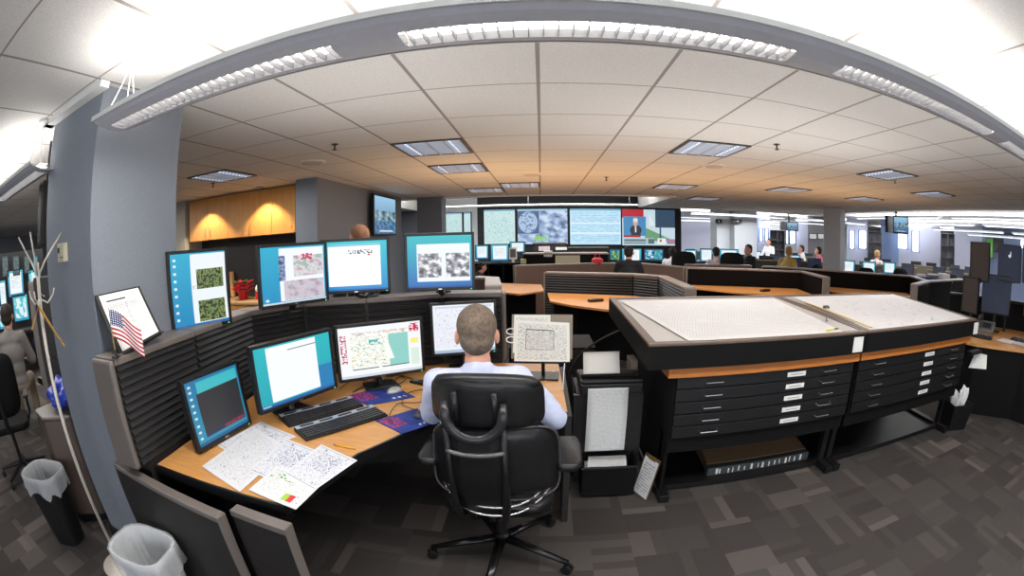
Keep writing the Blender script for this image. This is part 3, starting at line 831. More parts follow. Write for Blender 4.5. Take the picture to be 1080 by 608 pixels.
def pencil(label, a, b_, z):
    a, b_ = G(a[0], a[1], z), G(b_[0], b_[1], z); d = (b_-a)
    t = thing('pencil', label, 'pencil', ((a.x+b_.x)/2, (a.y+b_.y)/2, z))
    m = MB(); m.tube([a+d*.06, a+d*.9], .0042, 6); m.build('shaft', mat('yellow pencil paint', (226, 170, 40), .4), t, world=True)
    m = MB(); m.tube([a+d*.9, b_], [.0042, .0005], 6); m.build('tip', mat('pencil wood', (214, 180, 140), .6), t, world=True)
    m = MB(); m.tube([a, a+d*.06], .0043, 8); m.build('eraser', mat('pink eraser', (200, 110, 110), .6), t, world=True)


pencil('yellow pencil lying on the desk between keyboard and chair', (352, 469), (377, 474), .745)
t = thing('phone_handset', 'small dark handset lying on the desk below the map monitor', 'phone', (-.62, 2.42, .741), R(70))
p = G(443, 404, .745); t.location = (p.x, p.y, .741)
MB().box(-.028, .028, -.065, .065, 0, .018).build('body', BLACK, t, bevel=.006)
MB().box(-.02, .02, .01, .05, .018, .0195).build('display', mat('phone display', (110, 125, 115), .3), t)
# chart holder right of the man
HP = Vector((.008, 2.60, 1.035))
t = thing('copy_holder', 'slanted chart board with clipped weather chart at the right desk end', 'copy holder', (HP.x, 2.68, DZ), R(-4))
M = Matrix.Translation((0, -.08, .295)) @ Euler((R(-14), 0, 0)).to_matrix().to_4x4()
MB().box(-.185, .185, 0, .014, -.135, .135, M).build('board', mat('taupe board', (132, 120, 106), .5), t, bevel=.004)
PCH = picture('contour plot print', (226, 226, 220), [(.05, .05, .95, .93, ('contour', 6, (130, 130, 130), .14)), (.05, .05, .95, .93, ('specks', 50, (110, 110, 110), .62)), (.2, .3, .72, .8, ('specks', 90, (80, 80, 80), .6)), (.2, .78, .72, .80, (60, 60, 60)), (.2, .3, .72, .31, (60, 60, 60)), (.2, .3, .21, .8, (60, 60, 60)), (.71, .3, .72, .8, (60, 60, 60))], rough=.8)
b = MB(); b.quad(*[M @ Vector(v) for v in ((-.165, -.006, -.150), (.170, -.006, -.150), (.165, -.006, .085), (-.160, -.006, .10))]); b.build('front_chart', PCH, t, solid=.0008)
b = MB(); b.quad(*[M @ Vector(v) for v in ((-.175, -.003, -.10), (.05, -.003, -.10), (.05, -.003, .132), (-.17, -.003, .132))]); b.build('back_chart', PCH, t, solid=.0008)
b = MB()
for zz in (-.02, .03): b.tube([M @ Vector((-.185+.03*math.cos(a), -.004, zz+.018*math.sin(a))) for a in [R(x) for x in range(60, 301, 20)]], .004, 6)
b.build('ring_clip', WHITE, t)
b = MB(); b.tube([(0, -.02, .2), (0, .05, .012)], .012); b.box(-.1, .1, -.04, .12, 0, .012); b.build('stand', BLACK, t)
t = thing('pen', 'thin grey pen leaning upright against the chart board', 'pen', (.125, 2.47, .741))
MB().tube([(0, 0, 0), (.01, .035, .155)], .004, 8).build('barrel', CHROME, t)
MB().tube([(.01, .035, .155), (.0105, .037, .165)], .003, 8).build('cap', DARK, t)
sheet('small scrap of white paper by the mans right elbow', S4(.7425, (575, 402), (590, 398), (584, 391), (574, 396)), PAPER)

# stand-up sign and flag on the partition end
t = thing('desk_sign', 'white printed list in black frame leaning on the partition by the column', 'sign', (-1.74, 1.22, 1.25), 0)
SG = picture('phone list print', (236, 236, 232), [(.12, .86, .6, .89, (60, 60, 60)), (.14, .70, .86, .80, (205, 205, 205)), (.12, .12, .9, .82, ('lines', 26, 0, (176, 176, 180))), (.55, .12, .56, .82, (120, 120, 120))], rough=.5)
q = [Vector(v) for v in ((-1.615, 1.075, 1.253), (-1.70, 1.335, 1.253), (-1.82, 1.31, 1.475), (-1.735, 1.05, 1.475))]
BL, BR, TR, TL = [P(*a) for a in ((128, 377, 2.0), (171, 352, 2.12), (147, 302, 2.26), (100, 312, 2.14))]
nn = (BR-BL).cross(TL-BL).normalized()


def slab(m, c4, n, th):
    c = [Vector(v) for v in c4]; return m.add(c+[v-n*th for v in c], [(0, 1, 2, 3), (7, 6, 5, 4), (0, 4, 5, 1), (1, 5, 6, 2), (2, 6, 7, 3), (3, 7, 4, 0)])


b = MB(); slab(b, (BL, BR, TR, TL), nn, .012); b.build('frame', BLACK, t, world=True)


def bl(u, v, off=0): return lerp(lerp(BL, BR, u), lerp(TL, TR, u), v)+nn*off


b = MB(); b.quad(bl(.07, .06, .002), bl(.95, .06, .002), bl(.95, .97, .002), bl(.07, .97, .002)); b.build('printed_sheet', SG, t, world=True)
b = MB(); m_ = lerp(BL, BR, .5); b.tube([bl(.5, .75, -.012), Vector((m_.x-.12, m_.y+.04, 1.252))], .006); slab(b, (bl(0, 0, .03), bl(1, 0, .03), bl(1, .03, 0), bl(0, .03, 0)), Vector((0, 0, 1)), .006); b.build('easel_back', BLACK, t, world=True)

t = thing('desk_flag', 'small american flag on a stick at the partition end by the column', 'flag', (-1.655, 1.02, 1.25))
MB().lathe([(.022, 0), (.022, .006), (.006, .012), (.004, .03)], n=16).build('base', BLACK, t)
MB().tube([(0, 0, .01), (-.012, .004, .20)], .0022, 8).build('stick', mat('brass stick', (176, 146, 80), .3, .6), t)


def flag_mat():
    g = NB('stars and stripes'); u, v, _, vec = g.uv()
    st = g.math('GREATER_THAN', g.math('FRACT', g.math('MULTIPLY', v, 6.5)), .5)
    st = g.math('SUBTRACT', 1, st)
    c = g.mix(st, lin((228, 226, 226)), lin((176, 32, 52)))
    k = g.box(u, v, 0, .46, .42, 1); c = g.mix(k, c, lin((38, 48, 100)))
    du = g.math('SUBTRACT', g.math('FRACT', g.math('MULTIPLY', u, 14)), .5); dv = g.math('SUBTRACT', g.math('FRACT', g.math('MULTIPLY', v, 13)), .5)
    r_ = g.math('ADD', g.math('MULTIPLY', du, du), g.math('MULTIPLY', dv, dv))
    c = g.mix(g.math('MULTIPLY', k, g.math('LESS_THAN', r_, .07)), c, lin((226, 228, 235)))
    g.put(g.b.inputs['Base Color'], c); g.b.inputs['Roughness'].default_value = .7; return g.m


def ff(u, v):     # the flag droops from the stick
    top = Vector((-.012, .004, .195)); x = u*.15
    return top+Vector((x*.55+.008*math.sin(u*8+v*2), x*.80-.006*math.sin(u*8+v*2), -(1-v)*.115-x*.62+.010*math.sin(u*5)))


b = MB(); b.grid(ff, 16, 10); b.build('cloth', flag_mat(), t, solid=.0012, smooth=True)

# ================================================================ MAIN CHAIR
def add_remesh(o, vox, it=5):
    md = o.modifiers.new('skin', 'REMESH'); md.mode = 'VOXEL'; md.voxel_size = vox; md.use_smooth_shade = True
    md = o.modifiers.new('soft', 'SMOOTH'); md.iterations = it; md.factor = .5
    return o


def pad(b, cx, cy, cz, hx, hz, th, curve=.06, power=4, lean=0, n=20, topcut=None, taper=0):
    """a cushion standing in x/z: superellipse outline, bowed, rounded in thickness"""
    vs = []; rings = 7
    for side in (1, -1):
        for j in range(rings+1):
            s_ = 1-(j/rings)
            for k in range(n*2):
                a = 2*PI*k/(n*2); ca, sa = math.cos(a), math.sin(a)
                u = math.copysign(abs(ca)**(2/power), ca)*s_; v = math.copysign(abs(sa)**(2/power), sa)*s_
                d = math.sqrt(max(0, 1-s_**6))
                x = u*hx*(1+taper*v); z = v*hz
                y = side*th*d - curve*(u*u) * -1*0 + curve*u*u + lean*v
                if topcut: z += topcut*(1-u*u)*max(v, 0)
                vs.append((cx+x, cy+y, cz+z))
    m = n*2; R_ = rings+1; fs = []
    for s_i in (0, 1):
        o = s_i*R_*m
        for j in range(rings):
            for k in range(m):
                q = (o+j*m+k, o+j*m+(k+1) % m, o+(j+1)*m+(k+1) % m, o+(j+1)*m+k)
                fs.append(q if s_i == 0 else q[::-1])
    return b.add(vs, fs)


def task_chair(label, loc, yaw):
    t = thing('office_chair', label, 'chair', loc, yaw)
    # five-star base: each leg a part with its caster
    for k in range(5):
        a = R(-25-72*k)-yaw; d = Vector((math.cos(a), math.sin(a), 0)); L_ = .37
        b = MB(); b.tube([d*.03+Vector((0, 0, .125)), d*.18+Vector((0, 0, .11)), d*L_+Vector((0, 0, .075))], [.030, .024, .017], 10, flat=.7)
        g = b.build('leg', mat('polished black metal', (52, 52, 54), .22, .8), t, smooth=True)
        b = MB(); c = d*L_; s_ = Vector((-d.y, d.x, 0))
        for o_ in (-.014, .014):
            M = Matrix.Translation(c+s_*o_+Vector((0, 0, .029))) @ s_.to_track_quat('Z', 'Y').to_matrix().to_4x4()
            b.lathe([(.02, -.009), (.028, -.007), (.028, .007), (.02, .009)], n=18, M=M)
        b.tube([c+Vector((0, 0, .03)), c+Vector((0, 0, .078))], .008)
        b.build('caster', BLACK, g)
    b = MB(); b.lathe([(.035, .10), (.04, .15), (.028, .16), (.028, .26), (.018, .27), (.018, .37)], n=18); b.build('gas_column', BLACK, t, smooth=False)
    b = MB(); b.prism([(-.09, -.10), (.09, -.10), (.07, .12), (-.07, .12)], .36, .41); b.build('mechanism', BLACK2, t, bevel=.01)
    b = MB(); b.tube([(-.03, -.12, .385), (.03, -.13, .39)], .02, 10); b.build('knob', GUN, t); b = MB(); b.tube([(-.07, 0, .385), (-.2, 0, .39)], .008); b.build('lever', GUN, t)
    b = MB(); b.prism([(x*.25, y*.24+.03) for x, y in [(-1, -.7), (-.8, -1), (.8, -1), (1, -.7), (1, .7), (.8, 1), (-.8, 1), (-1, .7)]], .42, .44); b.build('seat_pan', BLACK2, t, bevel=.008)
    b = MB(); b.prism([(x*.26, y*.25+.03) for x, y in [(-1, -.65), (-.75, -1), (.75, -1), (1, -.65), (1, .65), (.75, 1), (-.75, 1), (-1, .65)]], .44, .50); b.build('seat', LEATHER, t, bevel=.025, smooth=True)
    # back cushion and headrest (behind the sitter: -y)
    b = MB(); pad(b, 0.01, -.235, .725, .272, .175, .03, curve=.09, power=5, lean=-.015, taper=-.08); b.build('backrest', LEATHER, t, smooth=True)
    b = MB()
    ring = [(0.01+.27*math.copysign(abs(math.cos(a))**.4, math.cos(a))*(1-.08*math.sin(a)), -.262+.09*abs(math.cos(a))**.8, .725+.175*math.copysign(abs(math.sin(a))**.4, math.sin(a))) for a in [2*PI*k/48 for k in range(49)]]
    b.tube(ring, .005, 6); b.build('piping', mat('dark piping', (60, 60, 62), .4), t.children[-1])
    b = MB(); pad(b, -.012, -.262, 1.0, .228, .115, .028, curve=.055, power=4.5, lean=-.012, topcut=.008, taper=-.02)
    hd = b.build('headrest', LEATHER, t, smooth=True)
    b = MB(); pts = [(-.012+.205*u, -.262+.055*u*u*.9-.006, 1.098-.022*abs(u)**3+.008*(1-u*u)) for u in [k/10-1 for k in range(21)]]
    b.tube(pts, [.012]+[.026]*19+[.012], 12); b.build('rolled_top', LEATHER, hd, smooth=True)
    b = MB(); b.lathe([(.012, 0), (.012, .006)], n=16, M=Matrix.Translation((.185, -.262, .93)) @ Euler((R(90), 0, 0)).to_matrix().to_4x4()); b.build('pivot_button', BLACK2, hd)
    # yoke and spine
    yk = -.335
    b = MB(); pts = [(-.045+.11*math.cos(a)*1.0, yk+.0, .985+(.105*math.sin(a) if math.sin(a) < 0 else .03*math.sin(a))) for a in [R(x) for x in range(180, 361, 12)]]
    pts = [(pts[0][0]-.002, yk+.015, 1.035)]+pts+[(pts[-1][0]+.002, yk+.015, 1.03)]
    b.tube(pts, [.012]+[.021]*(len(pts)-2)+[.012], 10, flat=.6)
    for s_ in (-1, 1): b.tube([(-.045+s_*.075, yk+.02, 1.07), (-.045+s_*.078, yk+.055, .92)], .011, 8)
    b.build('yoke', mat('satin black metal', (48, 48, 50), .3, .4), t, smooth=True)
    b = MB(); n = 10; vs = []
    for j in range(n+1):
        f = j/n; z = lerp(.90, .42, f); w_ = .105+.008*math.sin(f*PI); y = yk+.005+.13*f**2.2
        vs += [(-.045-w_, y+.012, z), (-.045-w_*.6, y-.006, z), (-.045+w_*.6, y-.006, z), (-.045+w_, y+.012, z), (-.045+w_, y+.03, z), (-.045-w_, y+.03, z)]
    fs = [(j*6+k, j*6+(k+1) % 6, (j+1)*6+(k+1) % 6, (j+1)*6+k) for j in range(n) for k in range(6)]+[(0, 1, 2, 3, 4, 5), tuple(n*6+k for k in (5, 4, 3, 2, 1, 0))]
    b.add(vs, fs); sp = b.build('spine_plate', BLACK, t, smooth=False, bevel=.003)
    b = MB(); b.tube([(-.045+.115*u, yk-.004, .835-.018*(1-u*u)-.004) for u in [k/8-1 for k in range(17)]], [.006]+[.011]*15+[.006], 8); b.build('lumbar_bar', GUN, sp, smooth=True)
    b = MB()
    for s_ in (-1, 1): b.tube([(-.045+s_*.108, yk+.005, .93), (-.045+s_*.112, yk+.03, .70), (-.045+s_*.11, yk+.06, .54), (-.045+s_*.10, yk+.09, .44), (-.045+s_*.07, -.10, .385)], [.012, .015, .018, .02, .018], 10)
    b.build('spine_posts', BLACK, sp, smooth=True)
    # hoops carrying the arms
    for dz, nm in ((0, 'upper'), (-.045, 'lower')):
        b = MB(); pts = []
        for k in range(25):
            a = PI+PI*k/24; pts.append((.0+.285*math.cos(a)*(1 if dz == 0 else .985), .02+.275*math.sin(a)*1.0, .505+dz+.13*abs(math.cos(a))**3))
        b.tube(pts, .0065, 8); b.build('hoop', CHROME, t, smooth=True)
    for s_ in (-1, 1):
        b = MB(); b.tube([(s_*.285, .02, .60), (s_*.30, .0, .64), (s_*.305, -.02, .66)], [.016, .02, .02], 10)
        ar = b.build('arm_support', BLACK, t, smooth=True)
        b = MB(); b.prism([(s_*.305+x, y-.02) for x, y in [(-.045, -.13), (-.025, -.17), (.045, -.17), (.075, -.12), (.075, .05), (.055, .13), (-.035, .13), (-.05, .05)]], .655, .70)
        b.build('armrest', LEATHER, t, bevel=.016, smooth=True)
    return t


task_chair('black leather high-back office chair in which the man sits', (-.195, 1.835, 0), R(-2))

# ================================================================ PEOPLE
def cap(b, a, c, r0, r1, n=14):
    a, c = Vector(a), Vector(c); b.ball(a, r0, n, 8); b.ball(c, r1, n, 8); b.tube([a, c], [r0, r1], n)


HAIR = {}


def person(label, loc, yaw, shirt, trousers, hair, hair_style='short', seated=True, arms=None, vox=.011, head_turn=0, lean=0, scale=1, sleeves='short', seat=.50, head_down=0):
    t = thing('person', label, 'person', loc, yaw)
    t.scale = (scale,)*3
    hz = seat if seated else .93
    hip = Vector((0, -.02, hz+.07)); chest = Vector((0, -.02+lean*.6, hz+.37)); sh = Vector((0, -.015+lean, hz+.545)); nk = Vector((0, .0+lean*1.1, hz+.605)); hd = Vector((0, .03+lean*1.25, hz+.722))
    arms = arms or {}
    L = arms.get('L', ((-.27, .06, hz+.27), (-.16, .32, hz+.25))); Rr = arms.get('R', ((.27, .06, hz+.27), (.16, .32, hz+.25)))
    SL, SR = sh+Vector((-.175, 0, -.02)), sh+Vector((.175, 0, -.02))
    b = MB()
    for o_, r in ((hip, (.165, .115, .11)), (lerp(hip, chest, .5), (.145, .105, .14)), (chest, (.165, .11, .15)), (sh+Vector((0, 0, -.035)), (.18, .085, .075))):
        b.ball(o_, r, 18, 10)
    cap(b, sh, nk+Vector((0, .01, .02)), .062, .058)
    M = Matrix.Translation(hd) @ Euler((-head_down, 0, head_turn)).to_matrix().to_4x4() @ Matrix.Scale(1.1, 4)
    b.ball((0, -.012, .035), (.077, .094, .088), 20, 14, M); b.ball((0, .025, -.045), (.058, .062, .068), 18, 12, M); b.ball((0, .05, -.078), (.030, .028, .024), 12, 8, M)
    b.tube([M @ Vector(v) for v in ((0, .082, .02), (0, .104, -.018), (0, .088, -.028))], [.008, .013, .008], 8)
    b.ball((0, .084, -.052), (.022, .012, .009), 10, 6, M)
    for s_ in (-1, 1):
        b.ball((s_*.080, -.006, -.006), (.012, .018, .032), 10, 8, M)
        b.ball((s_*.030, .076, .022), (.019, .012, .008), 8, 6, M)
    hands = []
    for S, (E, H) in ((SL, L), (SR, Rr)):
        E, H = Vector(E), Vector(H)
        cap(b, S, E, .052, .042); cap(b, E, lerp(E, H, .5), .043, .037); cap(b, lerp(E, H, .5), H, .036, .026)
        d = (H-E).normalized(); side = -1 if S.x < 0 else 1
        q = Vector((-d.y, d.x, 0)); q = q.normalized() if q.length > .01 else Vector((1, 0, 0)); up = d.cross(q).normalized()
        if up.z < 0: up = -up
        c1 = H+d*.05
        for k in range(-2, 3): cap(b, H+q*k*.009, c1+q*k*.016, .015, .012, 8)
        for k, ln in zip((-1.5, -.5, .5, 1.5), ((.058, .068, .066, .052) if side > 0 else (.052, .066, .068, .058))):
            f0 = c1+d*.015+q*k*.019; f1 = f0+(d+q*k*.04)*ln*.5+up*.004; f2 = f1+(d*.8-up*.6)*ln*.5
            cap(b, f0, f1, .0092, .0085, 8); cap(b, f1, f2, .0085, .0072, 8)
        q2 = q if (q.x*side < 0) else -q
        cap(b, H+q2*.022+d*.02, H+q2*.045+d*.05-up*.006, .011, .0095, 8); cap(b, H+q2*.045+d*.05-up*.006, H+q2*.044+d*.078-up*.014, .0092, .008, 8)
    if seated:
        kn = [(s_*.13, .40, hz+.035) for s_ in (-1, 1)]; an = [(s_*.12, .42, .09) for s_ in (-1, 1)]
    else:
        kn = [(s_*.10, .01, .50) for s_ in (-1, 1)]; an = [(s_*.10, -.02, .09) for s_ in (-1, 1)]
    hp = [hip+Vector((s_*.085, 0, -.01)) for s_ in (-1, 1)]
    for h_, k_, a_ in zip(hp, kn, an): cap(b, h_, k_, .080, .055); cap(b, k_, a_, .052, .036)
    body = b.build('body', SKIN, t); add_remesh(body, vox, 4)
    # shirt
    b = MB()
    for o_, r in ((hip+Vector((0, 0, .03)), (.178, .13, .11)), (lerp(hip, chest, .5), (.165, .125, .15)), (chest, (.185, .128, .16)), (sh+Vector((0, 0, -.04)), (.195, .098, .078))): b.ball(o_, r, 20, 12)
    cap(b, SL, SR, .064, .064); cap(b, sh, nk+Vector((0, 0, -.045)), .088, .066)
    for S, (E, H) in ((SL, L), (SR, Rr)):
        E, H = Vector(E), Vector(H)
        if sleeves == 'long': cap(b, S, E, .068, .056); cap(b, E, lerp(E, H, .93), .056, .036)
        else: cap(b, S, lerp(S, E, .96), .068, .060)
    o = b.build('shirt', shirt, t); add_remesh(o, vox*1.1, 3)
    if hasattr(o, 'modifiers') and vox < .01:
        tx = bpy.data.textures.new('folds', 'CLOUDS'); tx.noise_scale = .09
        md = o.modifiers.new('folds', 'DISPLACE'); md.texture = tx; md.strength = .016; md.mid_level = .5
    b = MB(); b.tube([nk+Vector((.066*math.cos(a), .0+.066*math.sin(a)+.004, -.030-.012*math.sin(a))) for a in [2*PI*k/20 for k in range(21)]], .012, 8); b.build('collar', shirt, t, smooth=True)
    b = MB()
    b.ball(hip, (.176, .128, .105), 16, 10)
    for h_, k_, a_ in zip(hp, kn, an): cap(b, h_, k_, .092, .067); cap(b, k_, lerp(Vector(k_), Vector(a_), .9), .066, .056)
    o = b.build('trousers', trousers, t); add_remesh(o, vox*1.3, 3)
    for a_ in an:
        b = MB(); a_ = Vector(a_); b.ball(a_+Vector((0, 0, -.04)), (.042, .05, .045), 12, 8); b.ball(a_+Vector((0, .10, -.055)), (.045, .10, .032), 14, 8)
        b.v = [(v[0], v[1], max(v[2], .004)) for v in b.v]; b.build('shoe', BLACK, t, smooth=True)
    # eyes and hair
    for s_ in (-1, 1):
        b = MB(); b.ball((s_*.030, .0775, .012), (.0125, .010, .0085), 10, 8, M); e = b.build('eye', WHITE, t, smooth=True)
        b = MB(); b.ball((s_*.030, .0862, .012), (.005, .0025, .005), 8, 6, M); b.build('pupil', BLACK, e)
    if hair_style != 'bald':
        b = MB()
        b.ball((0, -.016, .044), (.081, .095, .086), 26, 18, M)
        Mi = M.inverted()
        if hair_style == 'long': b.ball((0, -.04, -.04), (.082, .065, .11), 20, 14, M)
        else: b.ball((0, -.045, -.005), (.070, .060, .066), 20, 14, M)
        # keep hair off the face
        vs = []
        for v in b.v:
            q = Mi @ Vector(v)
            lim = .052 if q.z > .07 else (.012 if q.z > .03 else -.012)
            if q.y > lim: q.y = lim+(q.y-lim)*.15
            if q.y > -.02 and q.z < .02: q.x *= .93
            vs.append(tuple(M @ q))
        b.v = vs
        o = b.build('hair', hair, t); add_remesh(o, .006 if vox < .01 else .012, 3)
    return t


HAIRG = mat('greying brown hair', (106, 92, 80), .9, noise=.35, nscale=60, bump=.6)
HAIRD = mat('dark hair', (34, 26, 22), .8, noise=.3, nscale=60)
HAIRB = mat('thin ginger hair', (150, 104, 78), .85, noise=.2, nscale=50)
HAIRL = mat('blond hair', (176, 140, 92), .85, noise=.3, nscale=50)
SHIRTB = mat('pale blue shirt', (196, 204, 232), .8, noise=.05, nscale=18, bump=.4)
SHIRTW = mat('white shirt', (226, 222, 224), .8, noise=.03)
SHIRTP = mat('pale pink shirt', (214, 196, 200), .8, noise=.03)
SHIRTG = mat('grey shirt', (120, 116, 114), .8, noise=.1)
SHIRTK = mat('black jacket', (26, 26, 30), .8, noise=.1)
SHIRTN = mat('navy shirt', (34, 50, 110), .8, noise=.1)
TRO = mat('dark trousers', (30, 30, 36), .85, noise=.1)

man = person('person with greying crew cut in pale blue shirt seated at the desk, seen from behind', (-.275, 1.815, 0), R(7), SHIRTB, TRO, HAIRG, 'short', True,
             {'L': ((-.235, .15, .80), (-.12, .40, .785)), 'R': ((.355, .05, .79), (.31, .34, .785))}, vox=.008, lean=.03, seat=.485, scale=1.0)

# ================================================================ PRINTER
t = thing('line_printer', 'black printer on dark stand spilling folded paper beside the desk', 'printer', (.44, 2.68, 0))
b = MB(); b.box(.22, .66, 2.62, 2.95, .0, .66); b.build('stand', DARK, t, world=True, bevel=.006)
b = MB(); b.box(.24, .64, 2.57, 2.90, .665, .735); b.prism([(.24, 2.57), (.64, 2.57), (.64, 2.75), (.24, 2.75)], .735, lambda x, y: .76+.1*(y-2.57)); b.build('body', BLACK, t, world=True, bevel=.01)
b = MB(); b.box(.58, .63, 2.72, 2.86, .735, .84); b.build('paper_guide', mat('taupe plastic', (104, 94, 84), .5), t, world=True, bevel=.004)
b = MB(); b.tube([(.245, 2.62, .775), (.60, 2.62, .775)], .012, 10); b.lathe([(.024, -.01), (.024, .01)], n=16, M=Matrix.Translation((.60, 2.62, .775)) @ Euler((0, R(90), 0)).to_matrix().to_4x4()); b.build('platen', BLACK2, t, world=True)
b = MB(); b.box(.20, .24, 2.58, 2.615, .2, .66); b.build('cable_tray', BLACK, t, world=True)
FAN = picture('printout text', (212, 214, 214), [(.06, .03, .94, .97, ('lines', 52, 0, (176, 178, 182)))], rough=.8)
FANB = mat('blank printer paper', (214, 212, 206), .8, noise=.02)


def up_sheet(u, v):     # paper curling up behind the platen
    return Vector((.262+.232*u, 2.63+.05*math.sin(v*2.2), .782+.135*math.sin(v*1.5)))


b = MB(); b.grid(up_sheet, 4, 12); b.build('paper_out', FANB, t, world=True, solid=.001, smooth=True)


def down_sheet(u, v):
    z = lerp(.30, .715, v); y = 2.555-.02*math.sin(v*3)-.05*(1-v)**2; x0 = lerp(.275, .285, v)
    return Vector((x0+.255*u, y, z))


b = MB(); b.grid(down_sheet, 6, 24); b.build('paper_fall', FAN, t, world=True, solid=.001, smooth=True)

t = thing('paper_tray', 'black bin of folded printout under the printer', 'bin', (.45, 2.50, 0))
b = MB()
x0, x1, y0, y1, h = .255, .60, 2.39, 2.58, .24
b.box(x0, x1, y0, y1, .02, .04)
for a in ((x0, x1, y0, y0+.012, .04, h), (x0, x1, y1-.012, y1, .04, h), (x0, x0+.012, y0+.012, y1-.012, .04, h), (x1-.012, x1, y0+.012, y1-.012, .04, h)): b.box(*a)
b.build('tray', BLACK2, t, world=True, bevel=.004)
b = MB(); b.box(x0-.01, x1+.01, y0-.01, y0, h-.015, h+.002); b.box(x1, x1+.012, y0, y1, h-.015, h+.02); b.build('rim', BLACK, t, world=True, bevel=.003)
for k in range(10):
    z = .06+k*.019; o = random.uniform(-.008, .008)
    b = MB(); a = random.uniform(-.02, .02)
    b.grid(lambda u, v: Vector((.285+.25*u+o+.02*v*(k > 7), 2.405+.155*v, z+.012*math.sin(v*PI)+a*(u-.5))), 4, 4)
    b.build('folded_page', FAN if k > 7 else FANB, t, world=True, solid=.001)

t = thing('clipboard', 'small clipboard with form leaning against the chart cabinet leg', 'clipboard', (.67, 2.40, 0))
a0, a1 = G(667, 518, .005), G(681, 529, .005); d = (a1-a0); d.z = 0; d = d.normalized()*.155
a1 = a0+d; top = Vector((.075, .05, .27))
b = MB(); n = (a1-a0).cross(top).normalized(); slab(b, (a0, a1, a1+top, a0+top), n, .005); b.build('board', mat('brown hardboard', (96, 72, 50), .6), t, world=True)
b = MB(); q = [lerp(lerp(a0, a1, u), lerp(a0, a1, u)+top, v)+n*.0015 for u, v in ((.04, .03), (.96, .03), (.96, .93), (.04, .93))]; b.quad(*q)
b.build('form', picture('form print', (214, 216, 218), [(.1, .1, .9, .9, ('lines', 14, 0, (150, 152, 156)))], rough=.8), t, world=True)
b = MB(); c_ = lerp(a0, a1, .5)+top*.96; slab(b, (c_-d*.25-top*.05+n*.006, c_+d*.25-top*.05+n*.006, c_+d*.25+top*.04+n*.006, c_-d*.25+top*.04+n*.006), n, .005); b.build('clip', mat('brass clip', (170, 140, 80), .3, .7), t, world=True)

cable('thick dark cable arching from the desk to the chart cabinet', [(.19, 3.25, .012), (.20, 3.25, .50), (.27, 3.22, .72), (.40, 3.15, .86), (.558, 3.05, .97)], .009, DARK)
cable('black cable bundle hanging behind the printer', [(.20, 2.80, .72), (.215, 2.72, .60), (.20, 2.70, .4), (.23, 2.74, .1)], .006)

# ================================================================ CHART CABINETS (sloping tops over flat files)
PLOT = picture('upper air plot', (224, 221, 219), [(.0, .0, 1, 1, ('noise', 2.2, [(.3, (219, 216, 215)), (.7, (225, 222, 220))])), (.03, .05, .97, .95, ('dots', 60, 34, (168, 163, 170)))], rough=.8)
PLOT2 = picture('surface plot', (224, 221, 220), [(.2, .03, .95, .8, ('contour', 2.2, (190, 186, 198), .07)), (.03, .05, .97, .95, ('dots', 70, 40, (202, 198, 208)))], rough=.8)


def topz(y): return 1.073+(y-2.2)*.036


